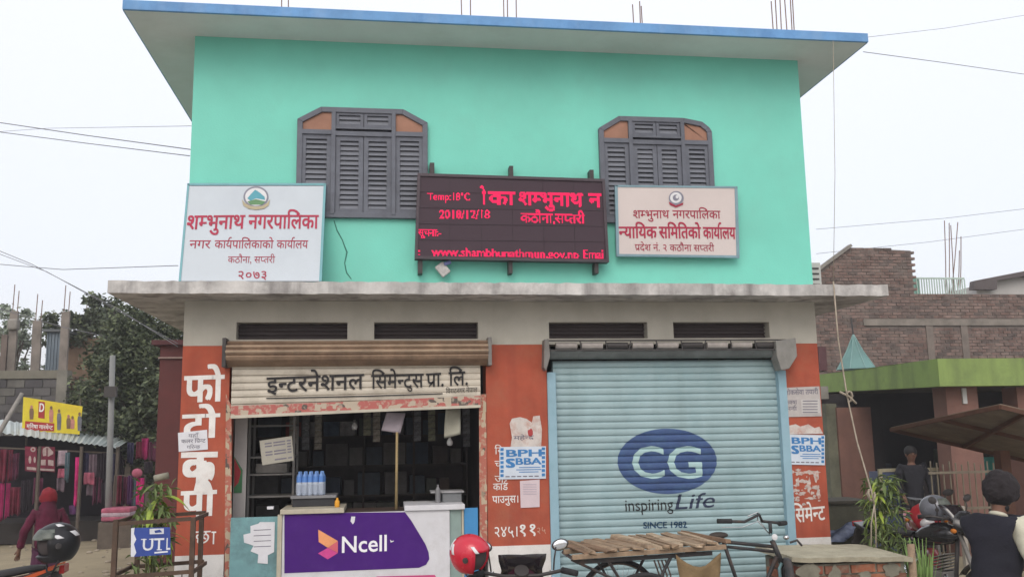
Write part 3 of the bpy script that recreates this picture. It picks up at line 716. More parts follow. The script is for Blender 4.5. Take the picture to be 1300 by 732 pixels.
DK=thing('small_stand',(at(567,640,.2).x,.2,zt2+.05),'small pale stand on the right of the counter','stand')
wb(MB().box(at(547,623,.2).x,at(589,623,.2).x,.2,.45,at(567,625,.2).z,at(567,623,.2).z),'top_plate',pm('pale_plastic',(.35,.35,.36),.5),DK)
wb(MB().box(at(562,623,.2).x,at(586,623,.2).x,.22,.43,zt2+.051,at(567,625,.2).z-.001),'body',pm('dusty_glass',(.19,.20,.21),.4),DK)
wb(MB().lathe([(0,0),(.025,0),(.025,.12),(.01,.15),(.01,.17),(0,.17)],(at(556,640,.17).x,.17,zt2+.051),12),'jar',pm('grey_jar',(.2,.2,.21),.3),DK)

# ================================================================ office boards
TEAL=pm('teal_frame',(.16,.36,.40),.5,.08,5)
# left board leans from the canopy edge back to the wall
A=at(238.7,234,-.06); Bp=at(228,357,-.40); C_=at(407,357,-.40); D_=at(413,234,-.06)
up=(A-Bp+D_-C_).normalized(); right=(C_-Bp).normalized(); nrm=up.cross(right); nrm = nrm if nrm.y<0 else -nrm
LB=Plane_(Bp,nrm,up)
ob=thing('office_board',(.6,-.3,ZC),'large pale blue grey office board with red headline leaning on the canopy','sign board')
flat('panel',[(229.5,356.5),(240,236),(411,236),(406,356.5)],pm('pale_blue_board',(.50,.55,.60),.5,.04,2,dirt=((.38,.42,.48),.35,1.5)),ob,LB,0,th=.02)
for q_ in ([(226.8,357),(238,233),(240.6,233),(229.6,357)],[(405.2,357),(411,233),(414,233),(408.4,357)],[(238,233),(414,233),(414,235.5),(238,235.5)]):
    flat('frame_bar',q_,TEAL,ob,LB,.006,th=.03)
PL=Plane_(LB.P+LB.N*.003,LB.N,LB.up)
wpx('lettering','शम्भुनाथ',RED_P,ob,(237,291),(310,290),18,PL,off=.02)
wpx('lettering','नगरपालिका',RED_P,ob,(315,290),(404,290),18,PL,off=.02)
wpx('lettering','नगर',DRED_P,ob,(240,315),(267,315),10.5,PL,off=.006)
wpx('lettering','कार्यपालिकाको',DRED_P,ob,(272,315),(347,315),10.5,PL,off=.006)
wpx('lettering','कार्यालय',DRED_P,ob,(351,315),(391,315),10.5,PL,off=.006)
wpx('lettering','कठौना, सप्तरी',DRED_P,ob,(289,333.5),(349,333.5),8.5,PL,off=.0)
wpx('lettering','२०७३',DRED_P,ob,(302,354),(338,354),10.5,PL,off=.008)
E1=pm('emblem_grey',(.22,.22,.27),.6); E2=pm('emblem_teal',(.10,.34,.42),.6); E3=pm('emblem_tan',(.42,.36,.24),.6); E4=pm('emblem_white',(.66,.66,.68),.6); E5=pm('emblem_green',(.12,.25,.12),.6)
em=flat('emblem',ell(325,250,16,13.5,32),E1,ob,PL,.0005)
Q=Plane_(PL.P,PL.N,PL.up)
flat('emblem_disc',ell(325,250,13.8,11.3,30),E4,em,Q,.0015)
flat('emblem_hill',[(314,252),(319,246),(324,241),(329,244),(336,250),(336.5,254),(325,252),(318,255)],E2,em,Q,.0025)
flat('emblem_hill',[(314,256),(325,253),(337,256),(333,260),(318,260)],E5,em,Q,.003)
flat('emblem_ribbon',[(307,253),(311,258),(318,261.5),(325,262.5),(333,261.5),(339,258),(343,253),(341,261),(335,265),(325,266.5),(315,265),(309,261)],E3,em,Q,.0035)
# right board
rpl=Plane_(at(783,324,-.09),(0,-1,-.03)); 
ob2=thing('committee_board',(4.8,-.05,3.6),'smaller pinkish white committee board hung in front of the right window','sign board')
flat('panel',[(782,236.5),(934,238),(936.5,325),(784.5,323.5)],pm('pink_white_board',(.60,.53,.51),.5,.04,2,dirt=((.5,.44,.43),.4,2)),ob2,rpl,0,th=.03)
for q_ in ([(780.5,235),(784,235),(786,325.5),(782.5,325.5)],[(932.5,237),(936,237),(938.7,327.5),(935,327.5)],[(780.5,235),(936,236.7),(936,239),(780.5,237.4)],[(782.5,322.3),(938.5,324.3),(938.5,327.3),(782.5,325.3)]):
    flat('frame_bar',q_,pm('grey_teal_frame',(.20,.31,.36),.5),ob2,rpl,.006,th=.03)
RP=Plane_(rpl.P+rpl.N*.003,rpl.N)
wpx('lettering','शम्भुनाथ',DRED_P,ob2,(804,277),(850,277),10.5,RP,off=.01)
wpx('lettering','नगरपालिका',DRED_P,ob2,(854,277),(915,277.5),10.5,RP,off=.01)
wpx('lettering','न्यायिक',RED_P,ob2,(786,302),(834,302),15,RP,off=.022)
wpx('lettering','समितिको',RED_P,ob2,(837,302),(890,302.5),15,RP,off=.022)
wpx('lettering','कार्यालय',RED_P,ob2,(893,302.5),(934,303),15,RP,off=.022)
wpx('lettering','प्रदेश नं. २ कठौना सप्तरी',DRED_P,ob2,(806,318),(907,319),8.5,RP,off=.004)
em=flat('emblem',ell(858.5,251.5,9.5,9,26),E1,ob2,RP,.0005)
flat('emblem_disc',ell(858,251,7.3,6.8,24),E4,em,RP,.0015)
flat('emblem_hill',ell(858,251,4,4,14),E1,em,RP,.0025); flat('emblem_hill',ell(859.5,250,2,2.2,10),E4,em,RP,.0035)
flat('emblem_ribbon',[(849,256),(858,261),(867.5,257),(867,260),(858,263.5),(850,260)],DRED_P,em,RP,.003)

# ================================================================ LED display
LY=-.15
LD=thing('led_display',(3.1,-.1,3.62),'black LED display board with red scrolling text between the windows','display')
lx0,lx1,lz0,lz1=2.147,4.054,3.62,4.488
fs_=PY(LY)
P4=[fs_(530,220),fs_(767.5,227.5),fs_(773,333),fs_(526.5,328.5)]
cas=MB(); 
front=[(p.x,p.z) for p in (P4[3],P4[2],P4[1],P4[0])]
cas.prism(front,LY+.012,-.055); wb(cas,'casing',pm('led_casing',(.045,.035,.042),.5,.1,5),LD,bevel=.004)
def inset(poly,t):
    cx=sum(p[0] for p in poly)/4; cz=sum(p[1] for p in poly)/4
    return [(x-t*(1 if x>cx else -1),z-t*(1 if z>cz else -1)) for x,z in poly]
ins=inset(front,.028)
f=MB()
for i in range(4):
    j=(i+1)%4; f.prism([front[i],front[j],ins[j],ins[i]],LY-.012,LY+.011)
wb(f,'frame',pm('led_frame',(.07,.055,.065),.4,.1,5,metal=.3),LD)
PX=(ins[1][0]-ins[0][0])/190
tri_v=[];tri_f=[]
def led(text,a,b,hpx,off=0):
    vs,fs=shape(text,off); x0=min(p[0] for p in vs); x1=max(p[0] for p in vs)
    A_=fs_(*a); B_=fs_(*b); h=(fs_(a[0],a[1]-hpx)-A_).z/.66; k=len(tri_v)
    tri_v.extend([Vector((A_.x+(p[0]-x0)/(x1-x0)*(B_.x-A_.x),0,A_.z+(p[0]-x0)/(x1-x0)*(B_.z-A_.z)+p[1]*h)) for p in vs]); tri_f.extend([tuple(i+k for i in q) for q in fs])
led('Temp:18°C',(543,254),(597,254.5),9,.012); led('2018/12/18',(558,277),(622,277.5),10,.012)
led('ेका'.replace('े','ि'),(606,260),(655,260),20,.03) if False else None
led('ो',(610,259.5),(617,259.6),17,.01); led('का',(620,259.6),(654,260),17,.01); led('शम्भुनाथ',(659,260),(740,262),17,.01); led('न',(747,262),(764,262.5),17,.01)
led('कठौना,सप्तरी',(661,282),(743,284),12,.014)
led('सूचना:-',(531,299),(560,299.5),8.5,.012); led(':',(531,324),(534,324),9,.02)
led('www.shambhunathmun.gov.np',(548,324.5),(735,328),10,.016); led('Email',(741,328),(769,328.5),11,.016)
bvh=BVHTree.FromPolygons(tri_v,tri_f)
lm=MB(); nzr=int((ins[3][1]-ins[0][1])/PX)+6
off_=MB()
ledx0=ins[0][0]+.004; zbig=at(600,266,LY).z-.01
for i in range(190):
    for j in range(-3,nzr):
        x=ledx0+PX*(i+.5); z=ins[0][1]+PX*(j+.5)
        zb=ins[0][1]+(ins[1][1]-ins[0][1])*(i/190)+.006; ztt=ins[3][1]+(ins[2][1]-ins[3][1])*(i/190)-.006
        if z<zb or z>ztt or x>min(ins[1][0],ins[2][0])-.004: continue
        big_=z>zbig+(ins[1][1]-ins[0][1])*(i/190) and x>at(600,250,LY).x; hit=any(bvh.ray_cast(Vector((x+dx,-1,z+dz)),Vector((0,1,0)))[0] is not None for dx,dz in (((0,0),(PX*.45,0),(0,PX*.45),(-PX*.45,0),(0,-PX*.45)) if big_ else ((0,0),(PX*.3,0))))
        if hit: r_=PX*.42; lm.quad((x-r_,LY-.003,z-r_),(x+r_,LY-.003,z-r_),(x+r_,LY-.003,z+r_),(x-r_,LY-.003,z+r_))
wb(MB().prism(inset(front,.0275),LY+.002,LY+.0115),'screen',pm('led_screen',(.05,.03,.042),.6,.08,60),LD)
LEDM=pm('led_red_light',(.3,.01,.03),.5,emit=((1,.0,.11),1.05))
o=wb(lm,'lit_pixel',LEDM,LD); o['kind']='stuff'
gl=MB()
for i in range(1,6):
    x=ins[0][0]+(ins[1][0]-ins[0][0])*i/6; gl.box(x-.0008,x+.0008,LY-.001,LY+.003,ins[0][1]+.01,ins[2][1]-.01)
for i in range(1,5):
    z=ins[0][1]+(ins[3][1]-ins[0][1])*i/5; gl.box(ins[0][0]+.01,ins[1][0]-.01,LY-.0012,LY+.003,z-.0008,z+.0008)
wb(gl,'module_seam',pm('seam',(.015,.012,.015),.5),LD)
for (a_,b_) in (((549,207),(548,226)),((649,211),(649,230)),((751,216),(751,232)),((534,331),(533,347)),((648,330),(648,347)),((757,334),(757,347))):
    A_=at(*a_,-.1);B_=at(*b_,-.1); wb(MB().box(min(A_.x,B_.x)-.018,max(A_.x,B_.x)+.018,-.115,-.002,B_.z,A_.z),'mounting_bar',DARKM,LD)
# crumpled sensor box with tape under the display
p=at(562,342,-.08); sb=thing('sensor_box',(p.x,p.y,p.z),'small crumpled white sensor box dangling under the LED display','box')
M1=Matrix.Rotation(R(-38),3,'Y'); MB().obox((0,0,0),(.10,.05,.13),M1).build('body',pm('crumpled_white',(.48,.46,.45),.6,.2,30),sb,bevel=.012); MB().obox((.045,-.02,.06),(.07,.04,.035),Matrix.Rotation(R(-20),3,'Y')).build('blue_tape',pm('blue_tape',(.12,.14,.3),.5),sb,bevel=.006)
MB().tube([(.04,0,.06),(.05,.0,.12),(.03,.02,.2)],.006,6).build('cable',DARKM,sb)

# ================================================================ writing and papers on the pillars
lpil=[c for c in B.children if c.name.startswith('pillar')]
pf=PY(-.0025)
def paint(text,a,b,h,pl_=pf,off=.03,i=0,mat=WHITE_P,name='lettering'): return wpx(name,text,mat,lpil[i],a,b,h,pl_,off=off)
paint('फो',(234,510),(283,508),34); paint('टो',(232,556),(277,554),31); paint('क',(231,611),(273,610),38,off=.045); paint('पी',(230,655),(273,653),33)
flat('paint_smear',[(249,585),(262,584),(265,600),(263,616),(270,624),(258,625),(246,622),(250,606)],WHITE_P,lpil[0],pf,.001)
paint('छ',(247,690),(267,689),17,off=.0); paint('ा',(268,690),(274,690),17,off=0)
paint('रि',(628,576),(638,576),9,i=1,off=.0); paint('चा',(628,593),(640,593),9,i=1,off=0); paint('ज',(628,612),(640,612),9,i=1,off=0)
paint('कार्ड',(626,622),(645,621),9,i=1,off=.008); paint('पाउनुस।',(625,638),(658,637),9,i=1,off=.012)
paint('२४५।',(628,681),(657,680),13,i=1,off=.006); paint('११',(660,679),(680,678),14,i=1,off=.012); paint('२५',(682,678),(693,676),9,i=1,off=-.006,mat=pm('faded_paint',(.52,.32,.24),.8,.2,20))
paint('सिमेन्ट',(1006,663),(1048,659),18,i=2,off=.014)
rg=random.Random(21)
for (cx,cy,rx,ry) in [(1016,600,7,2.2),(1030,599,9,2.4),(1036,604,3,7),(1012,612,2.4,7),(1020,610,6,2),(1027,616,2.5,9),(1035,618,6,2.4),(1009,622,6,2.2),(1018,626,5,2.6),(1039,626,2.4,5),(1030,632,7,1.6),(1012,634,3,1.6)]+[(rg.uniform(1005,1043),rg.uniform(594,640),rg.uniform(.8,2.6),rg.uniform(.7,2)) for _ in range(26)]:
    flat('paint_smear',ragged(cx,cy,rx,ry,14,.4,rg),pm('scraped_paint',(.52,.46,.43),.85,.2,20,dirt=((.45,.12,.06),.9,26)),lpil[2],pf,.0005+rg.random()*.001)
def notice(name,pts,mat,label,cat='poster',Y=-.006,th=-.003,group=None): 
    o=flat(name,pts,mat,None,PY(Y),0,th=th); return tag(o,label,cat,group)
def lines(o,pl_,rows,mat=BLUEINK,off=.0045):
    for (xa_,xb_,ya,h) in rows: flat('text_line',[(xa_,ya),(xb_,ya),(xb_,ya+h),(xa_,ya+h)],mat,o,pl_,off)
def txt(o,text,a,b,h,mat,off=.0,Y=-.0105): wpx('lettering',text,mat,o,a,b,h,PY(Y),off=off)
o=notice('paper_notice',[(226,549),(263,545),(264,570),(227,573)],PAPER,'white printed notice pasted across the left pillar lettering','notice')
txt(o,'यहाँ',(239,555),(252,554.5),4.5,GREYINK); txt(o,'कलर प्रिन्ट',(230,562),(261,561),4.5,GREYINK,.01); txt(o,'गरिन्छ',(237,569.5),(254,569),4.5,GREYINK)
def bph(x0,y0,x1,y1,label,slope=0,Y=-.0085):
    W_,H_=x1-x0,y1-y0; q=lambda u,v:(x0+W_*u,y0+H_*v+slope*u)
    o=notice('exam_poster',[q(0,0),q(1,0),q(1,1),q(0,1)],pm('blue_white_poster',(.56,.62,.70),.8,.05,5),label,Y=Y)
    pl_=PY(Y-.0005)
    for (a_,b_,c_,d_) in ((.02,.03,.09,.97),(.91,.03,.98,.97)):
        for k in range(7):
            v0=b_+(d_-b_)*k/7; flat('border_block',[q(a_,v0),q(c_,v0),q(c_,v0+.09),q(a_,v0+.09)],BLUEINK,o,pl_,.004)
    pl2=PY(Y-.0045)
    wpx('lettering','BPH',BLUEINK,o,q(.16,.30),q(.9,.30),H_*.2,pl2,off=.03); wpx('lettering','BBA',BLUEINK,o,q(.36,.55),q(.9,.55),H_*.19,pl2,off=.03)
    wpx('lettering','S',BLUEINK,o,q(.16,.63),q(.32,.63),H_*.25,pl2,off=.05)
    for k,(a_,b_) in enumerate(((.42,.88),(.36,.9),(.42,.84))): flat('text_line',[q(a_,.63+k*.07),q(b_,.63+k*.07),q(b_,.655+k*.07),q(a_,.655+k*.07)],BLUEINK,o,pl_,.004)
    for k in range(6): flat('text_line',[q(.13+k*.125,.90),q(.22+k*.125,.90),q(.22+k*.125,.935),q(.13+k*.125,.935)],GREYINK,o,pl_,.004)
    return o
bph(634,567,693,608,'blue and white exam poster on the middle orange pillar',-1)
bph(998,551,1047,589,'blue and white exam poster on the right orange pillar',1)
o=notice('torn_paper',[(647,537),(650,531),(660,529),(668,531),(675,536),(677,528),(685,527),(688,545),(687,566),(648,567),(650,555)],pm('torn_poster_paper',(.58,.53,.50),.9,.1,10,dirt=((.42,.2,.15),.8,14)),'torn remains of a white poster above the exam poster on the middle pillar','torn poster')
txt(o,'महेन्द्र',(652,558),(678,557),5,GREYINK,.01)
flat('stain',ragged(673,549,4,5,10,.3),pm('poster_red_ink',(.4,.06,.06),.8),o,PY(-.0105),.0)
o=notice('paper_notice',[(660,610),(685,608),(685,643),(661,644)],pm('pinkish_paper',(.60,.50,.53),.85,.05,6),'narrow pinkish sheet under the exam poster on the middle pillar','notice')
lines(o,PY(-.0065),[(664,681,614+k*3,.9) for k in range(5)],pm('faint_ink',(.42,.36,.42),.8))
o=notice('printed_notice',[(993,492),(1040,490),(1043,528),(996,529)],pm('grey_newsprint',(.45,.42,.41),.9,.1,8),'grey printed notice high on the right orange pillar','notice')
txt(o,'लोकसेवा तयारी',(996,501),(1039,499.5),6,GREYINK,.014); txt(o,'कक्षा',(997,513),(1012,512.5),5,GREYINK,.01); txt(o,'भर्ना',(998,521),(1012,520.5),5,GREYINK,.01)
flat('text_box',[(1017,507),(1040,506),(1041,524),(1018,525)],pm('light_box',(.52,.5,.49),.9),o,PY(-.0105),0)
lines(o,PY(-.011),[(1019,1038,508+k*3.6,1.1) for k in range(5)],GREYINK,.001)
o=notice('torn_paper',[(1001,540),(1010,538),(1016,541),(1026,538),(1034,543),(1040,541),(1045,550),(1000,551)],pm('torn_poster_paper',(.58,.53,.50)),'torn white paper strip above the exam poster on the right pillar','torn poster')
# ================================================================ vehicles in front
def wheel(parent,c,r,rt,spokes,tmat,rmat,name='wheel',hub=.03,ax='y'):
    w_=link(name,MB().torus(c,r-rt,rt,ax,36,8).mesh(name,tmat,True),parent)
    link('rim',MB().torus(c,r-rt*2.1,.009 if spokes>12 else .016,ax,36,6).mesh('rim',rmat,True),w_)
    m_=MB()
    for i in range(spokes):
        a=2*math.pi*i/spokes; s_=(1 if i%2 else -1)*hub; c_=Vector(c)
        if ax=='y': m_.tube([c_+Vector((.02*math.cos(a+.8),s_,.02*math.sin(a+.8))),c_+Vector(((r-rt*2)*math.cos(a),0,(r-rt*2)*math.sin(a)))],.0016 if spokes>12 else .012,4)
    m_.tube([Vector(c)+Vector((0,-hub-.02,0)),Vector(c)+Vector((0,hub+.02,0))],.022,10)
    link('spokes',m_.mesh('spokes',CHROME),w_); return w_
def motorbike(loc,rz,body,label,accent=None,group=None,steer=0):
    t=thing('motorbike',loc,label,'motorbike',group,rz); P=t
    wheel(P,(.66,0,.30),.30,.045,10,RUBBER,DARKM); wheel(P,(-.62,0,.30),.30,.05,10,RUBBER,DARKM)
    f=MB(); f.tube([(.40,0,.92),(.30,0,.80),(-.1,0,.74),(-.55,0,.72)],.025,8); f.tube([(.36,0,.85),(.30,0,.42),(.05,0,.25),(-.25,0,.28),(-.3,0,.68)],.022,8)
    for s_ in (-.09,.09): f.tube([(-.2,s_,.33),(-.62,s_,.30)],.02,6); f.tube([(-.60,s_,.33),(-.42,s_,.68)],.022,8)
    f.build('frame',DARKM,P,True)
    for s_ in (-.085,.085): MB().tube([(.66,s_,.30),(.55,s_,.62),(.42,s_,.98)],[.026,.024,.02],8).build('fork',GREYM,P,True)
    tk=MB(); g=[]
    for i,(x,wd,h0,h1) in enumerate(((.40,.03,.84,.88),(.36,.10,.80,.95),(.22,.15,.76,1.0),(.05,.15,.76,.98),(-.08,.11,.77,.90),(-.14,.05,.78,.84))):
        for j in range(12):
            a=2*math.pi*j/12; tk.v.append((x,wd*math.cos(a),(h0+h1)/2+(h1-h0)/2*math.sin(a)))
        if i:
            for j in range(12): tk.f.append(((i-1)*12+j,(i-1)*12+(j+1)%12,i*12+(j+1)%12,i*12+j)); tk.mi.append(0)
    tk.f += [tuple(range(12)),tuple(range(71,59,-1))]; tk.mi+=[0,0]
    tk.build('fuel_tank',body,P,True,sub=1)
    st=MB()
    rows=[(-.12,.10,.84,.06),(-.3,.14,.83,.07),(-.5,.13,.86,.07),(-.72,.10,.90,.06),(-.80,.04,.90,.04)]
    for i,(x,wd,z,h) in enumerate(rows):
        for (u,v) in ((-1,0),(-.85,.8),(0,1),(.85,.8),(1,0),(.8,-.8),(-.8,-.8)): st.v.append((x,wd*u,z+h*v*.5))
        if i:
            for j in range(7): st.f.append(((i-1)*7+j,(i-1)*7+(j+1)%7,i*7+(j+1)%7,i*7+j)); st.mi.append(0)
    st.f += [tuple(range(7)),tuple(range(34,27,-1))]; st.mi+=[0,0]; st.build('seat',RUBBER,P,True,sub=1)
    cw=MB(); cw.prism([(-.15,.66),(-.5,.70),(-.86,.86),(-.9,.92),(-.72,.86),(-.3,.79),(-.1,.79)][::-1],-.115,.115); cw.build('side_cowl',body,P,bevel=.02)
    if accent:
        for s_ in (-.12,.12): MB().prism([(-.12,.735),(-.5,.755),(-.88,.90),(-.9,.925),(-.5,.80),(-.12,.775)][::-1],s_-.003,s_+.003).build('stripe',accent,P)
    en=MB(); en.obox((.08,0,.40),(.34,.24,.2)); 
    for k in range(6): en.obox((.17,0,.50+k*.03),(.16,.18,.014),Matrix.Rotation(R(-18),3,'Y'))
    en.build('engine',GREYM,P,bevel=.01)
    MB().tube([(.25,-.10,.48),(.30,-.13,.28),(0,-.15,.22),(-.35,-.16,.27),(-.85,-.17,.40)],[.02,.02,.02,.045,.05],10).build('exhaust',CHROME,P,True)
    for c_,a0_,a1_ in (((.66,0,.30),.4,2.6),((-.62,0,.30),.7,2.9)):
        q=MB(); n_=14
        for i in range(n_+1):
            a=a0_+(a1_-a0_)*i/n_
            for (rr_,y) in ((.335,-.06),(.35,-.03),(.352,.03),(.335,.06)): q.v.append((c_[0]+rr_*math.cos(a),y,c_[2]+rr_*math.sin(a)))
            if i:
                for j in range(3): q.f.append(((i-1)*4+j,(i-1)*4+j+1,i*4+j+1,i*4+j)); q.mi.append(0)
        o=q.build('mudguard',body,P,True); o.modifiers.new('s','SOLIDIFY').thickness=.004
    # front: headlight cowl, small screen, instruments, handlebar, mirrors
    fa=MB(); rows=[(.50,.06,.80,1.00),(.56,.13,.80,1.02),(.53,.16,.84,1.06),(.44,.165,.88,1.12)]
    for i,(x,wd,z0,z1) in enumerate(rows):
        for j in range(10):
            a=2*math.pi*j/10; fa.v.append((x+(.05 if i==0 else 0),wd*math.cos(a),(z0+z1)/2+(z1-z0)/2*math.sin(a)))
        if i:
            for j in range(10): fa.f.append(((i-1)*10+j,(i-1)*10+(j+1)%10,i*10+(j+1)%10,i*10+j)); fa.mi.append(0)
    fa.f += [tuple(range(10)),tuple(range(39,29,-1))]; fa.mi+=[0,0]; fa.build('headlight_cowl',body,P,True)
    MB().ball((.545,0,.90),.075,(.55,1.1,.8),14,8).build('headlight',pm('lamp_glass',(.6,.6,.62),.1,.05,3,spec=.8),P,True)
    sc_=[]
    for i,(x,z,wd) in enumerate(((.50,1.00,.15),(.45,1.07,.145),(.40,1.13,.165),(.37,1.16,.17))):
        sc_.append([(x-.08*abs(u)**2,wd*u,z+(.012*abs(u) if i>2 else 0)) for u in (-1,-.6,-.25,0,.25,.6,1)])
    MB().sheet(sc_,.004).build('wind_screen',pm('smoke_screen',(.022,.018,.022),.15,.1,5,spec=.7,coat=.5),P,True)
    MB().lathe([(0,0),(.05,0),(.052,.03),(0,.03)],(.40,.0,1.04),16,Matrix.Rotation(R(-35),3,'Y')).build('instruments',DARKM,P)
    MB().tube([(.22,-.36,1.06),(.30,-.30,1.07),(.38,-.12,1.03),(.38,.12,1.03),(.30,.30,1.07),(.22,.36,1.06)],.012,8).build('handlebar',DARKM,P,True)
    for s_ in (-1,1):
        MB().tube([(.20,.37*s_,1.06),(.29,.28*s_,1.07)],.02,10).build('grip',RUBBER,P,True)
        MB().tube([(.36,.20*s_,1.06),(.47,.36*s_,1.03)],.006,6).build('lever',CHROME,P)
        mo=MB().tube([(.31,.22*s_,1.07),(.33,.23*s_,1.14),(.31,.24*s_,1.20)],.006,6).build('mirror_stem',DARKM,P,True)
        link('mirror',MB().ball((.31,.27*s_,1.225),.06,(.28,1.05,.62),14,8,Matrix.Rotation(R(12*s_),3,'X')).mesh('mirror',DARKM,True),mo)
        link('mirror_glass',MB().ball((.300,.27*s_,1.225),.05,(.15,1.05,.62),14,8,Matrix.Rotation(R(12*s_),3,'X')).mesh('mirror_glass',pm('mirror_glass',(.8,.82,.85),.04,.02,3,metal=1),True),mo)
    for s_ in (-1,1): MB().ball((.47,.20*s_,.93),.028,(1.2,.9,.9),10,6).build('indicator',pm('amber_lens',(.5,.16,.02),.2),P,True)
    MB().box(-.935,-.90,-.07,.07,.86,.92).build('tail_light',pm('red_lens',(.4,.015,.015),.2),P,bevel=.008)
    MB().prism([(-.85,.86),(-.97,.62),(-.98,.60),(-.88,.84)],-.09,.09).build('number_plate_bracket',DARKM,P)
    return t
def helmet(loc,rz,shell,label,accent,open_face=True,tilt=(0,0),s=1.0):
    t=thing('helmet',loc,label,'helmet',None,rz); t.rotation_euler=(tilt[0],tilt[1],rz); t.scale=(s,s,s)
    m_=MB(); n,mm=28,18; idx={}
    for j in range(mm+1):
        th=math.pi*.80*j/mm
        for i in range(n):
            a=2*math.pi*i/n; x=.155*math.sin(th)*math.cos(a); y=.125*math.sin(th)*math.sin(a); z=.135*math.cos(th)
            if z<0: z*=1.15
            idx[(j,i)]=len(m_.v); m_.v.append((x,y,z))
    for j in range(mm):
        for i in range(n):
            a=2*math.pi*(i+.5)/n; a=a if a<math.pi else a-2*math.pi
            th=math.pi*.80*(j+.5)/mm
            face = abs(a)<.95 and th>1.25 and (open_face or th<2.05)
            if face: continue
            m_.f.append((idx[(j,i)],idx[(j+1,i)],idx[(j+1,(i+1)%n)],idx[(j,(i+1)%n)])); m_.mi.append(0)
    o=m_.build('shell',shell,t,True); md=o.modifiers.new('s','SOLIDIFY'); md.thickness=.022; md.offset=-1
    MB().ball((-.005,0,-.01),.108,(1.15,.96,1.05),16,10).build('lining',pm('helmet_lining',(.06,.05,.05),.95),t,True)
    # visor flipped / closed
    vis=[]
    for j in range(6):
        th=.72+.55*j/5 if not open_face else 1.0+.42*j/5
        vis.append([(.162*math.sin(th)*math.cos(a),.131*math.sin(th)*math.sin(a),.138*math.cos(th)*(1.15 if th>1.57 else 1)) for a in [(-1.2+2.4*k/12) for k in range(13)]])
    MB().sheet(vis,.003).build('visor',pm('grey_visor',(.12,.135,.12),.4,.4,9,spec=.3) if not open_face else pm('dark_visor',(.03,.03,.03),.15,spec=.7),t,True) if not open_face else None
    for s_ in (-1,1): MB().lathe([(0,0),(.02,0),(.02,.012),(0,.014)],(.035,.122*s_,-.01),14,Matrix.Rotation(R(-90*s_),3,'X')).build('visor_pivot',DARKM,t)
    for q in accent:
        pts=[]
        g=[]
        a0_,a1_,t0_,t1_,mt=q
        for j in range(5):
            th=t0_+(t1_-t0_)*j/4
            g.append([(.157*math.sin(th)*math.cos(a),.127*math.sin(th)*math.sin(a),.137*math.cos(th)*(1.15 if th>1.57 else 1)) for a in [a0_+(a1_-a0_)*k/6+.12*(j-2)*.5 for k in range(7)]])
        MB().sheet(g,.0015).build('decal',mt,t,True)
    MB().tube([(.03,-.11,-.11),(.05,-.05,-.19),(.05,.05,-.19),(.03,.11,-.11)],.006,6).build('strap',RUBBER,t,True)
    return t
RED=pm('red_gloss',(.50,.012,.035),.25,.06,4,coat=.6); BLK=pm('black_gloss',(.018,.018,.02),.25,.1,4,coat=.6); MAR=pm('maroon_gloss',(.07,.015,.035),.3,.12,4,coat=.6)
OR=pm('orange_stripe',(.45,.075,.02),.4,.08,5); WHG=pm('white_gloss',(.65,.65,.67),.3,.05,5)
# centre motorbike facing the camera, red helmet on its mirror
p=at(668,715,-1.9)
p=at(649,715,-2.75); mb_=motorbike((p.x+.05,-2.75-.30,.0),R(86),MAR,'dark maroon motorbike parked facing the middle pillar of the shop building'); mb_.scale=(.92,.92,1.02)
p=at(597,702,-2.85); helmet((p.x,p.y,p.z),R(-35),RED,'red and white open face helmet hung on the centre motorbike mirror',[(-2.75,-2.45,.75,1.35,WHG),(-2.3,-2.1,1.0,1.5,WHG),(-1.0,-.8,.95,1.3,WHG)],True,(R(8),R(6)),.9)
# left motorbike, half out of the picture
p=at(80,716,-1.0)
ml_=motorbike((p.x-1.02,-1.0,.0),R(184),BLK,'black and orange motorbike at the left edge of the yard',OR); ml_.scale=(1.1,1.1,1.1)
p=at(72,688,-1.1); helmet((p.x,p.y,p.z),R(218),pm('black_helmet',(.014,.014,.017),.4,.3,7,coat=.15),'black full face helmet resting on the left motorbike',[(1.3,1.8,.35,.6,WHG),(2.1,2.5,1.0,1.3,WHG),(1.2,1.5,1.1,1.3,WHG)],False,(0,R(4)),1.12)
for a,b in (((0,728),(50,704)),((0,718),(46,699))):
    pass
# right: red motorbike and a dark one with grey helmets
p=gnd(1168,-.2+1.6); motorbike((p.x,1.4,0),R(-115),pm('red_tank',(.36,.02,.03),.3,.1,4,coat=.5),'red motorbike parked by the right hand plant')
p=gnd(1192,.3); motorbike((p.x-.1,.4,0),R(-70),BLK,'black motorbike parked behind the man in the dark vest',None)
p=at(1187,644,.3); helmet((p.x,p.y,p.z),R(-40),pm('grey_helmet',(.16,.17,.2),.25,.08,4,coat=.5),'grey helmet on the black motorbike at the right',[],False)

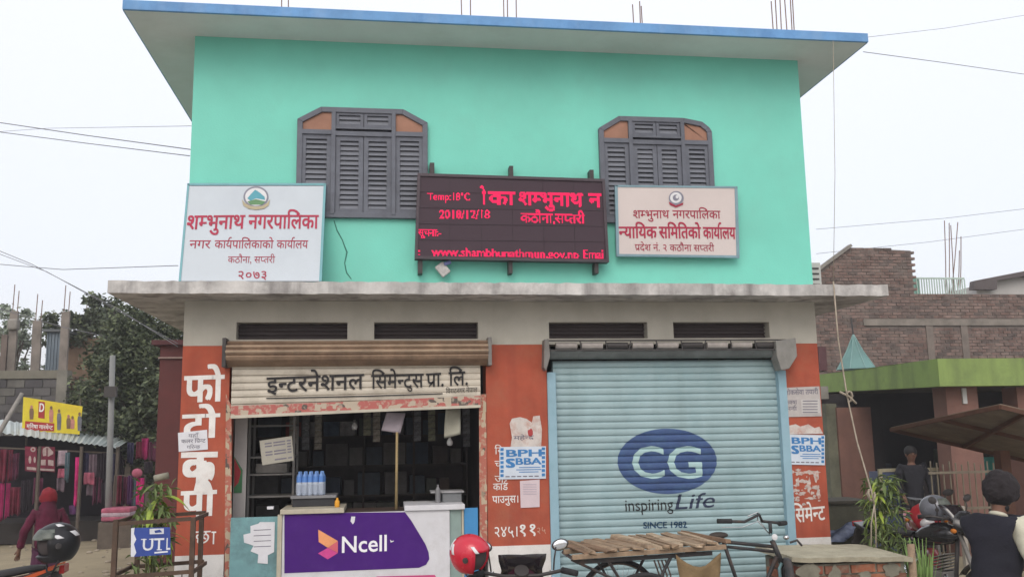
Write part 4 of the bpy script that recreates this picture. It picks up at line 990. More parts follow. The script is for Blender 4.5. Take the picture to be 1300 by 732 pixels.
# ---- cargo tricycle: plank bed, two rear wheels, cycle front
TX,TY=at(820,700,-1.35).x,-1.35
TR=thing('cargo_tricycle',(TX,TY,0.0),'cargo tricycle with a rough wooden plank bed in front of the blue shutter','cargo tricycle')
STEEL=pm('old_black_steel',(.035,.035,.038),.5,.25,10,dirt=((.12,.07,.05),.6,14)); RIMS=pm('rusty_rim',(.16,.12,.10),.5,.25,12,metal=.5)
zb_=at(820,700,-1.6).z
L_=lambda px,py,Y: at(px,py,Y)-Vector((TX,TY,0))
bx0,bx1=L_(712,704,-1.75).x,L_(925,704,-1.75).x
rp_=random.Random(9)
woods=[WOODG,pm('w_pale_wood',(.44,.34,.24),.85,.25,9,.3,60,dirt=((.15,.1,.07),.6,10)),pm('w_brown_wood',(.22,.14,.09),.85,.25,9,.3,60)]
n_=17
for i in range(n_):
    f=i/(n_-1); x=bx0+.17+(bx1-bx0-.21)*f
    ln=.78+rp_.uniform(-.14,.08); wd=rp_.uniform(.045,.085)
    b=MB(); b.box(-wd/2,wd/2,-ln/2,ln/2,0,rp_.uniform(.016,.03))
    for k,v in enumerate(b.v): b.v[k]=(v[0]+rp_.uniform(-.008,.008),v[1]+rp_.uniform(-.015,.015),v[2]+rp_.uniform(-.003,.003))
    o=b.build('plank',woods[rp_.choice((0,0,1,2))],TR,bevel=.004); o.location=(x,rp_.uniform(-.03,.03)-.0,zb_+.012+f*.045); o.rotation_euler=(R(rp_.uniform(-1,1)),R(rp_.uniform(-6,6)),R(rp_.uniform(-8,5)+10))
fr_=MB()
for y in (-.34,0,.34): fr_.bar((bx0+.10,y,zb_-.008),(bx1,y,zb_+.03),.05,.035)
fr_.build('bed_bearer',WOODG,TR,bevel=.004)
b=MB(); 
for y in (-.30,.30): b.bar((bx0+.15,y,zb_-.05),(bx1-.1,y,zb_-.02),.03,.03)
ax=L_(800,720,-1.35).x; WR=.36+.18
b.tube([(ax,-.42,WR),(ax,.42,WR)],.018,8)
for y in (-.30,.30): b.tube([(ax-.25,y,zb_-.05),(ax,y,WR+.02),(ax+.25,y,zb_-.04)],.014,6)
b.tube([(bx0+.15,-.3,zb_-.05),(bx0+.15,.3,zb_-.05)],.014,6)
b.tube([(bx0+.1,-.3,zb_-.03),(ax-.1,-.33,WR+.25)],.012,6)
b.build('chassis',STEEL,TR)
wheel(TR,(ax,-.40,WR),.36,.02,36,RUBBER,RIMS); wheel(TR,(ax,.40,WR),.36,.02,36,RUBBER,RIMS)
# leaf springs / brake clutter under the bed
b=MB()
for k in range(4): b.tube([(ax+.12+k*.03,-.28,zb_-.06),(ax+.16+k*.03,-.28,zb_-.18),(ax+.1+k*.03,-.28,WR+.05)],.007,5)
b.torus((ax+.2,-.25,WR+.08),.09,.01,'y',20,6); b.build('springs',RIMS,TR)
# sacking flap hanging under the bed
g=[]
sx0,sx1=L_(858,704,-1.72).x,L_(916,704,-1.72).x
for i in range(11):
    v=i/10; row=[]
    for j in range(9):
        u=j/8; x=sx0+(sx1-sx0)*u; sag=.10*math.sin(math.pi*u)*(1-v)
        x+= (-.0 if v<.01 else (.5-u)*.14*v); row.append((x,-.37+.02*math.sin(u*9+v*5),zb_-.01-sag-v*.42))
    g.append(row)
MB().sheet(g,.004).build('sacking',pm('brown_sacking',(.20,.14,.075),.95,.15,8,.4,80,dirt=((.09,.06,.04),.5,5)),TR,True)
# cycle front part
hx,hz=L_(985,690,-1.35).x,at(985,690,-1.35).z
seatx,seatz=L_(920,684,-1.35).x,at(920,684,-1.35).z
wx_=hx+.20
b=MB(); b.tube([(seatx,0,seatz-.02),(hx-.02,0,hz-.02)],.015,8); b.tube([(seatx+.02,0,seatz-.06),(hx-.02,0,hz-.06)],.013,8)
b.tube([(hx-.0,0,hz-.10),(seatx+.22,0,.50)],.018,8); b.tube([(seatx-.03,0,seatz+.04),(seatx+.16,0,.50)],.016,8); b.tube([(hx-.03,0,hz+.03),(hx+.05,0,hz-.18)],.022,10)
for y in (-.05,.05): b.tube([(seatx+.18,y,.50),(ax+.05,y*3,WR)],.011,6)
b.tube([(seatx-.0,-.02,seatz),(ax+.3,-.25,zb_-.05)],.012,6)
b.build('cycle_frame',STEEL,TR,True)
b=MB()
for s_ in (-1,1): b.tube([(hx+.03,.03*s_,hz-.15),(hx+.05+.05*s_,-.04,hz-.19),(hx+.06+.06*s_,-.06,.54)],[.014,.014,.010],8)
b.tube([(hx+.03,0,hz-.15),(hx-.04,0,hz+.14)],.012,8); b.build('fork',pm('teal_fork',(.14,.24,.26),.4,.2,8),TR,True)
fw=wheel(TR,(0,0,0),.355,.02,32,RUBBER,RIMS); wx_=hx+.06; fw.location=(wx_,-.06,.535); fw.rotation_euler.z=R(70)
q=MB(); n_=16
for i in range(n_+1):
    a=.35+(2.75-.35)*i/n_
    for (rr_,y) in ((.368,-.035),(.383,-.015),(.383,.015),(.368,.035)): q.v.append((rr_*math.cos(a),y,rr_*math.sin(a)))
    if i:
        for j in range(3): q.f.append(((i-1)*4+j,(i-1)*4+j+1,i*4+j+1,i*4+j)); q.mi.append(0)
o=q.build('mudguard',STEEL,TR,True); o.modifiers.new('s','SOLIDIFY').thickness=.003; o.location=(wx_,-.06,.535); o.rotation_euler.z=R(70)
# handlebar swept along the view: grips at px 905 and 1000
hl,hr=L_(908,661,-1.35),L_(1000,664,-1.25); hl=Vector((hl.x,-.08,at(908,661,-1.43).z)); hr=Vector((hr.x,.14,at(998,663,-1.2).z))
ctr=Vector((hx-.04,0,hz+.14))
hm=MB(); hm.tube([hl,hl+Vector((.22,.0,-.012)),hl+Vector((.36,.02,.04)),(ctr.x-.06,.02,ctr.z+.045),(ctr.x+.04,.08,ctr.z+.03),hr-Vector((.03,.03,0)),hr],.012,8); hm.tube([ctr-Vector((0,0,.05)),ctr+Vector((0,.0,.03))],.016,8)
hb_=hm.build('handlebar',STEEL,TR,True)
link('grip',MB().tube([hl-Vector((.01,0,0)),hl+Vector((.11,0,-.004))],.02,10).mesh('grip',RUBBER),hb_); link('grip',MB().tube([hr-Vector((.08,.05,.0)),hr],.02,10).mesh('grip',RUBBER),hb_)
hm=MB(); hm.tube([hl+Vector((.02,0,-.05)),hl+Vector((.2,0,-.055)),hl+Vector((.36,.02,-.01)),(ctr.x-.03,.02,ctr.z-.02)],.004,5); hm.tube([hl+Vector((.25,0,.03)),hl+Vector((.34,0,.06)),(ctr.x-.1,.02,ctr.z+.05),(ctr.x,.02,ctr.z-.06)],.005,5)
link('brake_rod',hm.mesh('brake_rod',CHROME),hb_)
cl_=L_(983,681,-1.6); link('reflector',MB().lathe([(0,0),(.024,0),(.024,.012),(0,.016)],cl_,14,Matrix.Rotation(R(90),3,'X')).mesh('reflector',WHG),hb_); cl_=L_(998,681.5,-1.6); link('bell',MB().ball(cl_,.024,(1,1,.8),12,8).mesh('bell',CHROME,True),hb_)
b=MB(); b.tube([L_(1003,688,-1.5),L_(1012,685,-1.5),L_(1018,692,-1.5)],.01,6); b.build('brake_stirrup',STEEL,TR)
# saddle just behind the bed end
b=MB(); b.ball((seatx-.05,0,seatz+.035),.075,(1.1,.7,.35),14,8); b.build('saddle',pm('brown_leather',(.05,.04,.035),.6,.2,8),TR,True)
# chain ring and pedals
cx_=seatx+.18
b=MB(); b.torus((cx_,-.05,.50),.09,.008,'y',22,6); b.tube([(cx_,-.07,.50),(cx_+.12,-.09,.39)],.01,6); b.tube([(cx_,.07,.50),(cx_-.12,.09,.61)],.01,6); b.box(cx_+.08,cx_+.16,-.19,-.09,.37,.39); b.box(cx_-.16,cx_-.08,.09,.19,.60,.62); b.build('crank',STEEL,TR)

# ================================================================ people
def skin(name,chains,mat,parent,root=0,sub=2,smooth=True,cloth_=0):
    """chains: list of [(co, radius or (rx,ry)), ...]; a chain may start at an existing point"""
    vs=[];es=[];rad=[];key={}
    for ch in chains:
        prev=None
        for co,r in ch:
            k=tuple(round(c,4) for c in co)
            if k not in key: key[k]=len(vs); vs.append(k); rad.append(r if isinstance(r,tuple) else (r,r))
            i=key[k]
            if prev is not None and prev!=i: es.append((prev,i))
            prev=i
    me=bpy.data.meshes.new(name); me.from_pydata(vs,es,[]); me.materials.append(mat)
    o=link(name,me,parent); md=o.modifiers.new('skin','SKIN'); md.use_smooth_shade=smooth; md.use_x_symmetry=False
    for i,sv in enumerate(me.skin_vertices[0].data): sv.radius=rad[i]; sv.use_root=(i==root)
    s_=o.modifiers.new('sub','SUBSURF'); s_.levels=sub; s_.render_levels=sub
    if cloth_:
        s_.levels=s_.render_levels=3; tx=bpy.data.textures.get('folds') or bpy.data.textures.new('folds','CLOUDS'); tx.noise_scale=.09; tx.noise_depth=3
        dm=o.modifiers.new('folds','DISPLACE'); dm.texture=tx; dm.strength=cloth_; dm.mid_level=.5; dm.texture_coords='LOCAL'
    return o
SKIN=pm('brown_skin',(.15,.075,.05),.55,.08,6)
def person(loc,rz,h,label,top_m,leg_m,head_kind,arms,hx=0,lean=0,sleeve=None,vest=None,step=.12,scarf=None,knees=0):
    """front is +y; built at 1.7 m and scaled. arms: two (elbow, hand) pairs"""
    t=thing('person',loc,label,'person',None,rz); t.scale=(h/1.7,)*3
    lz=lean; V=Vector
    pel=V((0,0,.92-knees)); def_=lambda z,y=0:(0,y+lz*(z-.92),z-knees); tk_=.84 if vest else 1
    waist=def_(1.05); chest=def_(1.27,.01); neck=(hx*.6,)+def_(1.43,-.005)[1:]; head=def_(1.52,.02); crown=def_(1.63,.02)
    bl=[]
    bl.append([((0,0,.92-knees),(.13,.10)),(waist,(.12,.09)),(chest,(.15,.105)),(neck,.05),((hx*.8,)+def_(1.47,.0)[1:],.05),((hx,)+def_(1.53,.015)[1:],(.072,.085)),((hx,)+def_(1.60,.015)[1:],(.078,.092)),((hx,)+def_(1.665,.01)[1:],(.05,.06))])
    sh={}
    for s_,(el_,ha) in zip((-1,1),arms):
        S_=(s_*.17,chest[1]-.0,1.37-knees); sh[s_]=S_; el_=tuple(el_); ha=tuple(ha)
        d_=(V(ha)-V(el_)).normalized()
        wr=tuple(V(ha)-d_*.0)
        bl.append([(chest,(.15,.105)),(S_,.055),(el_,.042),(wr,.026),(tuple(V(wr)+d_*.05),(.036,.02))])
        side=d_.cross(V((0,1,0))) if abs(d_.y)<.8 else V((1,0,0)); side.normalize()
        palm=V(wr)+d_*.05
        for k in range(4):
            b_=palm+side*(k-1.5)*.018; ln=(.030,.036,.034,.026)[k]
            bl.append([(tuple(palm),(.036,.02)),(tuple(b_+d_*.04),.0095),(tuple(b_+d_*(.04+ln)+V((0,.010,0))),.0085),(tuple(b_+d_*(.045+ln*1.5)+V((0,.024,0))),.0075)])
        bl.append([(wr,.026),(tuple(V(wr)+d_*.03+side*s_*.034+V((0,.018,0))),.011),(tuple(V(wr)+d_*.06+side*s_*.042+V((0,.03,0))),.0095)])
    legs=[]
    for s_ in (-1,1):
        st=step*s_
        kn=(s_*.105,st*.6+knees*.5,.50-knees*.4); an=(s_*.11,st,.09); 
        ch=[((0,0,.92-knees),(.13,.10)),((s_*.09,0,.84-knees),.085),(kn,.055),((s_*.108,st*.9,.30),.05),(an,.034),((s_*.115,st+.06,.045),.035),((s_*.12,st+.17,.03),(.04,.025))]
        bl.append(ch); legs.append(ch)
    skin('body',bl,SKIN,t)
    # trousers
    skin('trousers',[[((0,0,.95-knees),(.155,.125)),((s_*.09,0,.82-knees),.105),(legs[i][2][0],.078),(legs[i][3][0],.074),((s_*.11,step*s_,.12),.068)] for i,s_ in enumerate((-1,1))],leg_m,t,cloth_=.035)
    # shirt with sleeves
    ch=[[((0,0,.88-knees),(.165*tk_,.13*tk_)),(waist,(.155*tk_,.125*tk_)),(chest,(.185*tk_,.145*tk_)),(def_(1.36,0),(.15*tk_,.12*tk_)),(def_(1.43,-.005),(.075,.07))]]
    for s_,(el_,ha) in zip((-1,1),arms):
        w_=tuple(V(el_)+(V(ha)-V(el_))*.9)
        ch.append([(chest,(.185*tk_,.145*tk_)),(sh[s_],.082),(tuple((V(sh[s_])+V(el_))/2),.072),(tuple(el_),.062),(tuple((V(w_)+V(el_))/2),.056),(w_,.046)])
    ch[0].insert(0,((0,0,.80-knees),(.15*tk_,.12*tk_))); 
    if vest:
        for c_,s_ in zip(ch[1:],(-1,1)): skin('sleeve',[[((s_*.13,)+c_[1][0][1:],.05 if s_<0 else .085)]+[(q_[0],q_[1]*(.72 if s_<0 else 1.22)) for q_ in c_[1:]]],sleeve,t,cloth_=.05)
    else: skin('shirt',ch,sleeve or top_m,t,cloth_=.04)
    if vest:
        skin('vest',[[((0,0,.86-knees),(.185,.145)),(def_(.98),(.175,.135)),(waist,(.172,.132)),(def_(1.2,.005),(.20,.155)),(def_(1.31,.0),(.215,.155)),(def_(1.40,-.005),(.13,.105))]]+[[(def_(1.31,.0),(.215,.155)),((s_*.16,chest[1]-.005,1.36),(.11,.12)),((s_*(.20 if s_<0 else .17),chest[1]-.005,1.33),(.105,.12) if s_<0 else (.07,.08))] for s_ in (-1,1)],vest,t,cloth_=.03)
        skin('collar',[[((hx*.55,)+def_(1.41,-.01)[1:],(.08,.075)),((hx*.75,)+def_(1.465,-.01)[1:],(.066,.066))]],sleeve,t,sub=2)
    hc=V((hx,)+def_(1.60,.015)[1:])
    for s_ in (-1,1):
        MB().ball(hc+V((s_*.078,0,-.035)),.028,(.4,.7,1.1),10,7).build('ear',SKIN,t,True)
        MB().ball(hc+V((s_*.028,.083,-.02)),.011,(1,.5,.7),8,6).build('eye',pm('eye_dark',(.03,.02,.02),.3),t,True)
    MB().add([hc+V(p_) for p_ in ((0,.088,0),(-.016,.09,-.045),(.016,.09,-.045),(0,.116,-.04),(0,.09,-.055))],[(0,1,3),(0,3,2),(1,4,3),(3,4,2),(0,2,4,1)]).build('nose',SKIN,t,True)
    MB().ball(hc+V((0,.082,-.078)),.02,(1.1,.4,.3),10,6).build('mouth',pm('lips',(.17,.055,.045),.5),t,True)
    if head_kind=='cap':
        cm=pm('dark_knit_cap',(.022,.018,.02),.95,.2,30,.4,90)
        m_=MB(); m_.ball(hc+V((0,-.012,.005)),.122,(.98,1.02,1.12),20,14); 
        m_.v=[v if v[2]>hc.z-.075 else (hc.x+(v[0]-hc.x)*.97,hc.y+(v[1]-hc.y)*.97-.005,hc.z-.075) for v in m_.v]
        oc=m_.build('knit_cap',cm,t,True); tx=bpy.data.textures.get('cap_lumps') or bpy.data.textures.new('cap_lumps','CLOUDS'); tx.noise_scale=.05; oc.modifiers.new('s','SUBSURF').render_levels=2; dm=oc.modifiers.new('d','DISPLACE'); dm.texture=tx; dm.strength=.03; dm.mid_level=.5; MB().ball(hc+V((0,-.035,-.05)),.085,(.95,.9,.8),16,10).build('hair',pm('black_hair',(.012,.011,.012),.7),t,True); MB().ball(hc+V((-hx*.1,-.04,-.115)),.06,(1.0,.7,.8),14,8).build('hair',pm('black_hair',(.012,.011,.012),.7),t,True)
    elif head_kind=='hair':
        MB().ball(hc+V((0,-.02,.015)),.10,(.95,1.0,1.0),18,12).build('hair',pm('black_hair',(.012,.011,.012),.7),t,True); MB().ball(hc+V((-hx*.1,-.04,-.115)),.06,(1.0,.7,.8),14,8).build('hair',pm('black_hair',(.012,.011,.012),.7),t,True)
    elif head_kind=='scarf':
        skin('head_scarf',[[(tuple(hc+V((0,-.01,.075))),(.075,.085)),(tuple(hc+V((0,-.015,.01))),(.105,.115)),(tuple(hc+V((0,-.03,-.10))),(.10,.10)),(def_(1.40,-.03),(.145,.12)),(def_(1.22,-.04),(.185,.14)),(def_(1.02,-.04),(.19,.14)),(def_(.80,-.04),(.17,.13))]],scarf,t,cloth_=.05)
    return t
# man in the dark vest, right foreground, back to the camera
p=at(1262,640,-3.1)
CREAM=pm('cream_shirt',(.52,.50,.40),.9,.1,5,.3,30,dirt=((.38,.36,.28),.5,6)); VEST=pm('dark_navy_vest',(.014,.014,.022),.9,.2,6,.3,60)
hz_=at(1275,604,-3.1).z
person((p.x-.05,-3.1,0),R(-56),hz_+.0,'man seen from behind in a dark knit cap, dark vest and cream sleeves',CREAM,pm('dark_trousers',(.03,.03,.035),.9),'cap',[((-.10,.27,1.17),(-.04,.46,1.07)),((.30,.02,1.10),(.28,.26,1.0))],hx=.03,lean=.26,sleeve=CREAM,vest=VEST,step=.06)
# woman with a red head scarf
p=at(62,640,3.3)
SC=pm('maroon_shawl',(.085,.01,.03),.9,.25,5,.3,30); SC2=pm('red_scarf',(.22,.015,.025),.85,.25,6,.3,30)
wz=at(62,620,3.3).z
wm_=person((p.x,3.3,gz(p.x,3.3)),R(25),wz+.04,'short woman in a red head scarf and maroon shawl walking past the clothes stall',SC,pm('plum_skirt',(.07,.02,.05),.9,.2),'scarf',[((-.30,-.0,1.12),(-.34,.05,.86)),((.28,0,1.12),(.26,.12,.92))],lean=.10,scarf=SC,step=.16)
hc=Vector((0,.015+.10*(1.6-.92),1.60)); oc=MB().ball(hc+Vector((0,-.012,-.01)),.122,(.95,1.02,1.15),20,14).build('red_hood',SC2,wm_,True); dm=oc.modifiers.new('d','DISPLACE'); dm.texture=bpy.data.textures['folds']; dm.strength=.05; dm.mid_level=.5
MB().prism([(-.22,.12),(.22,.12),(.17,.9),(-.17,.9)],-.13,.13).build('skirt',pm('plum_skirt',(.07,.02,.05),.9,.2),wm_,bevel=.06)
# dark figure in the shade on the right
p=at(1158,600,4.7)
person((p.x,4.7,0),R(170),at(1158,566,4.7).z,'person in dark clothes standing in the shade behind the red motorbike',pm('dark_jacket',(.018,.018,.024),.9),pm('dark_trousers',(.03,.03,.035),.9),'hair',[((-.27,.02,1.12),(-.22,.18,.92)),((.27,.02,1.12),(.22,.18,.92))],step=.03)
# ================================================================ plants
def leaf_mesh(name,L,Wd,mat,droop=.4):
    m_=MB(); n=6
    for i in range(n+1):
        u=i/n; wd=Wd*math.sin(math.pi*min(1,u*.9+.06))**.8*.5; x=L*u*(1-.15*droop*u); z=-droop*L*u*u*.7+.05*L*u
        m_.v += [(x,-wd,z+.25*wd),(x,0,z),(x,wd,z+.25*wd)]
        if i:
            a=(i-1)*3; m_.f += [(a,a+3,a+4,a+1),(a+1,a+4,a+5,a+2)]; m_.mi += [0,0]
    return m_.mesh(name,mat,True)
LG=pm('yellow_green_leaf',(.26,.34,.045),.5,.3,6,spec=.4); LD_=pm('mid_green_leaf',(.085,.15,.035),.55,.3,6,spec=.4); LK=pm('dark_green_leaf',(.045,.075,.028),.6,.3,5)
def leafy(loc,label,top,height,spread,nbig,nsmall,rng,mt=(LG,LD_),big=(.24,.05)):
    t=thing('leafy_plant',loc,label,'plant')
    stems=MB(); tips=[]
    for k in range(6):
        a=rng.uniform(0,6.28); r=rng.uniform(.03,spread*.6); h=height*rng.uniform(.65,1)
        e=Vector((r*math.cos(a)+top[0],r*math.sin(a)+top[1],h)); m=Vector((e.x*.4,e.y*.4,h*.5)); stems.tube([(0,0,0),m,e],[.014,.010,.005],5); tips += [e,(m+e)/2,m.lerp(e,.75)]
    stems.build('stem',pm('green_stem',(.12,.13,.05),.8,.2),t,True)
    ms=[leaf_mesh('leaf',big[0]*s,big[1]*s,mt[0],dr) for s,dr in ((1,.9),(.8,1.2),(1.15,.7))]
    for i in range(nbig):
        e=tips[(i*3)%len(tips)] if rng.random()<.75 else tips[i%len(tips)]
        a=rng.uniform(0,6.28); link('leaf',ms[i%3],t,e+Vector((rng.uniform(-.02,.02),)*3),(rng.uniform(-.3,.3),rng.uniform(-.5,.6),a))
    q=MB()
    for i in range(nsmall):
        h=height*rng.uniform(.15,.95); a=rng.uniform(0,6.28); r=spread*math.sqrt(rng.random())*(1.1-.4*abs(h/height-.5))
        c=Vector((r*math.cos(a)+top[0]*h/height,r*math.sin(a)+top[1]*h/height,h)); d=Vector((rng.uniform(-1,1),rng.uniform(-1,1),rng.uniform(-.9,.5))).normalized(); L=rng.uniform(.06,.15); s=d.cross(Vector((0,0,1))).normalized()*L*.14
        q.add([c,c+d*L*.5+s,c+d*L+Vector((0,0,-.03)),c+d*L*.5-s],[(0,1,2),(0,2,3)])
    q.build('foliage',mt[1],t)['kind']='stuff'
    return t
LM=pm('olive_leaf',(.13,.18,.06),.55,.3,6)
rg=random.Random(8)
p=at(188,640,-.95)
leafy((p.x,-.85,0),'young plant with drooping yellow green leaves inside the guard frame',(.02,0),at(195,598,-.9).z,.14,34,420,rg,mt=(LG,LM),big=(.25,.042))
# guard frame with the blue sign
gx0,gx1=at(146,690,-1.2).x,at(246,690,-1.2).x; gz1=at(195,661,-1.2).z
CG_=thing('plant_guard',((gx0+gx1)/2,-.9,0),'rusty square frame guarding the young plant beside the left pillar','plant guard')
RUST=pm('rust_frame',(.085,.055,.04),.85,.25,10,dirt=((.14,.07,.04),.5,14)); wdg=(gx1-gx0)
for (x,y,m_) in ((-wdg/2,-.3,RUST),(wdg/2-.01,-.3,RUST),(-wdg/2+.02,.3,RUST),(wdg/2-.06,.3,RUST)): MB().box(x-.018,x+.018,y-.018,y+.018,0,gz1+.02).build('post',m_,CG_)
for z in (gz1,gz1-.40,.3):
    for y in (-.3,.3): MB().bar((-wdg/2+.019,y,z-.012),(wdg/2-.029,y,z+.01),.02,.03).build('rail',RUST,CG_)
    for x in (-wdg/2,wdg/2-.01): MB().bar((x,-.281,z),(x,.281,z),.02,.028).build('rail',RUST,CG_)
for k in range(1,7): 
    x=-wdg/2+wdg*k/7; MB().box(x-.004,x+.004,-.285,-.279,.3,gz1-.40).build('wire',RUST,CG_)
up_=PY(-1.225)
o=flat('tin_sign',[(167,669.5),(216,668.5),(217,703),(170,706)],pm('blue_sign_enamel',(.035,.07,.30),.5,.1,5,dirt=((.02,.03,.12),.5,8)),None,up_,0,th=-.003)
tag(o,'small blue enamel sign with white letters wired to the plant guard','sign')
SERIF=pm('white_enamel',(.62,.64,.70),.5)
wpx('lettering','UT',SERIF,o,(181,698),(208,697),14,PY(-1.2295),off=.014); wpx('lettering','L',SERIF,o,(211,697),(216,696.8),14,PY(-1.2295),off=.014)
for (xa_,xb_,y_) in ((179,186,684.3),(189.5,195.5,684),(199,205.5,697.4)): flat('serif',[(xa_,y_-.8),(xb_,y_-.9),(xb_,y_+.3),(xa_,y_+.4)],SERIF,o,PY(-1.2296),0)
flat('logo_block',[(190,670.5),(208,670),(208,677),(190,677.5)],SERIF,o,PY(-1.2295),0); flat('logo_mark',[(196,673),(203,671.5),(206,675),(197,676)],MATS['blue_sign_enamel'],o,PY(-1.2303),0)
flat('chipped_edge',[(166.5,670),(171,669),(170,677),(173,684),(170,690),(173,701),(170,706),(166,706)],SERIF,o,PY(-1.2297),0)
flat('underline',[(196,700),(213,698.5),(213,700.5),(196,702)],SERIF,o,PY(-1.2297),0)
# right hand plant
p=at(1128,690,-.55)
leafy((p.x,-.5,0),'tall narrow leaved plant with yellow green tips behind the brick planter',(.0,0),at(1120,594,-.5).z,.17,36,800,rg,mt=(LG,LM),big=(.17,.026))
p=at(1166,690,-1.0); b=thing('grass_clump',(p.x,-1.0,0),'clump of long green blades beside the wooden stake','plant')
q=[leaf_mesh('blade',.98*s,.026,pm('blade_green',(.17,.27,.08),.6,.3,5),.12) for s in (.85,1)]
for i in range(34): link('blade',q[i%2],b,(rg.uniform(-.08,.08),rg.uniform(-.08,.08),.02),(0,R(-rg.uniform(80,89)),rg.uniform(0,6.28)))
p0=at(1157,700,-1.15); o=MB(); o.tube([(p0.x-.01,-1.15,0),(p0.x,-1.15,at(1157,690,-1.15).z)],[.038,.032],9); tag(o.build('wooden_stake',WOODG,None,True),'thick wooden stake at the corner of the brick planter','stake')

# ---- low brick planter wall, lower right
bz=at(1080,706,-1.15).z; bxa,bxb=at(1012,715,-1.15).x,at(1150,715,-1.15).x
BW_=thing('brick_planter',((bxa+bxb)/2,-1.0,0),'low brick planter wall with a rough concrete cap in front of the right pillar','planter wall')
MORT=pm('grey_mortar',(.20,.19,.15),.95,.2,8,.4,40); BR=[pm('w_brick_%s'%n_,c,.9,.25,9,.35,60,dirt=((.22,.20,.15),.8,9)) for n_,c in zip(('red','brown','orange'),((.24,.07,.045),(.17,.075,.05),(.30,.11,.06)))]
o_=(bxa+bxb)/2; hw=(bxb-bxa)/2
MB().box(-hw+.012,hw-.012,-.138,.55,0,bz-.055).build('mortar_core',MORT,BW_)
bms=[MB().box(-.112,.112,-.055,.055,-.034,.034).mesh('brick',m_) for m_ in BR]
nr=int((bz-.06)/.082)
for r_ in range(nr):
    z=bz-.06-.041-.082*r_
    x=-hw+.115-(.12 if r_%2 else 0)
    while x<hw+.05:
        sx_=1
        xx_=min(max(x,-hw+.113),hw-.113)
        if rg.random()<.93: link('brick',rg.choice(bms),BW_,(xx_,-.098+rg.uniform(-.006,.004),z),(R(rg.uniform(-2,2)),R(rg.uniform(-1.5,1.5)),R(rg.uniform(-1.5,1.5))),(.96,1,.95))
        x+=.24
    for y in (.08,.32): link('brick',rg.choice(bms),BW_,(-hw+.05,y+(.06 if r_%2 else 0),z),(0,0,R(90)))
for k_,(px_,py_,rx_,ry_) in enumerate(((1028,724,15,11),(1060,732,9,14),(1098,730,8,6),(1132,722,12,9))):
    oc=flat('mortar_patch',ragged(px_,py_,rx_,ry_,20,.28,rg),MORT,BW_,PY(-1.156),0,th=-.006)
cap=MB(); n_=14
for i in range(n_+1):
    x=-hw-.06+(2*hw+.1)*i/n_; j=rg.uniform(-.012,.012); k=rg.uniform(-.006,.006)+.03*(1-i/n_)
    cap.v += [(x,-.19+j,bz-.055+k),(x,-.20+j,bz-.015+k),(x,.60,bz+.0+k),(x,.60,bz-.055+k)]
    if i:
        a=(i-1)*4; cap.f += [(a,a+4,a+5,a+1),(a+1,a+5,a+6,a+2),(a+2,a+6,a+7,a+3),(a+3,a+7,a+4,a)]; cap.mi+=[0]*4
cap.f += [(0,1,2,3),(n_*4+3,n_*4+2,n_*4+1,n_*4)]; cap.mi+=[0,0]
cap.build('concrete_cap',pm('pale_cap',(.40,.37,.28),.9,.15,6,.4,30,dirt=((.25,.22,.16),.6,8)),BW_)

# ---- rope from the eave
ROPE=pm('jute_rope',(.34,.29,.23),.95,.2,20)
rpts=[at(1061,95,-.53),at(1060,220,-.53),at(1058,357,-.50),at(1064,430,-.52),at(1075,500,-.6),at(1088,560,-.75),at(1106,622,-.9),at(1110,640,-.92)]
rpts[0].z=ZT
m_=MB(); m_.tube(rpts[:3],.0028,5); m_.tube(rpts[2:],.0075,6)
for e_ in ((1106,692),(1112,694)): m_.tube([rpts[-1],at(e_[0],665,-.93),at(*e_,-.95)],.006,5)
rr2=random.Random(2)
for (cx,cy,y,rad) in ((1078,503,-.62,.05),(1106,628,-.9,.05)):
    c=at(cx,cy,y)
    for k in range(6): 
        a=rr2.uniform(0,6.28); m_.tube([c+Vector((math.cos(a+q_)*rad*.6,math.sin(q_*2)*.02,math.sin(a+q_)*rad)) for q_ in (0,.9,1.8,2.7)],.009,5)
m_.tube([at(1066,497,-.62),at(1078,503,-.62),at(1087,512,-.62)],.011,5)
tag(m_.build('hanging_rope',ROPE,None,True),'knotted jute rope hanging from the eave down to the right hand plant','rope')['kind']='stuff'
o=None
# air conditioner at the right edge of the upper floor
p=at(1037,345,.9); AC=thing('air_conditioner',(p.x,.9,ZC),'off white air conditioner outdoor unit on the canopy behind the right corner','air conditioner')
wx=at(1042.5,345,.9).x-p.x; h=at(1037,333,.9).z-ZC
MB().box(-.6,wx,0,.3,.0,h).build('casing',pm('ac_white',(.5,.5,.48),.6,.06,4),AC,bevel=.01)
for k in range(7): MB().box(-.3,wx-.03,-.006,-.001,.03+k*(h-.05)/7,.05+k*(h-.05)/7).build('vent_slat',DARKM,AC)

# ================================================================ right side: market building
MK=thing('market_building',(at(1190,500,4).x,4,0),'open fronted market building with a lime green beam and pink pillars','building')
LIME=pm('w_lime_paint',(.24,.33,.105),.8,.1,1.5,.2,20,dirt=((.12,.16,.07),.5,2.5),streak=((.07,.08,.05),.7,2.2))
PINK=pm('w_pink_plaster',(.21,.112,.092),.9,.12,2,.2,20,dirt=((.16,.09,.075),.6,2.5),streak=((.15,.08,.07),.5,4))
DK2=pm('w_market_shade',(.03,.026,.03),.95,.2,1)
B1=at(1190,455,4); B2=at(1190,490,4); E1_=at(1037,475.5,9); E2_=at(1037,498,9)
zt1,zb1=B1.z,B2.z
ex,ey=E1_.x,9
m_=MB(); th=.25
m_.add([(B1.x,4,zb1),(24,4,zb1),(24,4,zt1),(B1.x,4,zt1),(B1.x,4.25,zb1),(24,4.25,zb1),(24,4.25,zt1),(B1.x,4.25,zt1)],[(0,1,2,3),(5,4,7,6),(0,4,5,1),(3,2,6,7),(1,5,6,2),(4,0,3,7)])
wb(m_,'green_beam',LIME,MK)
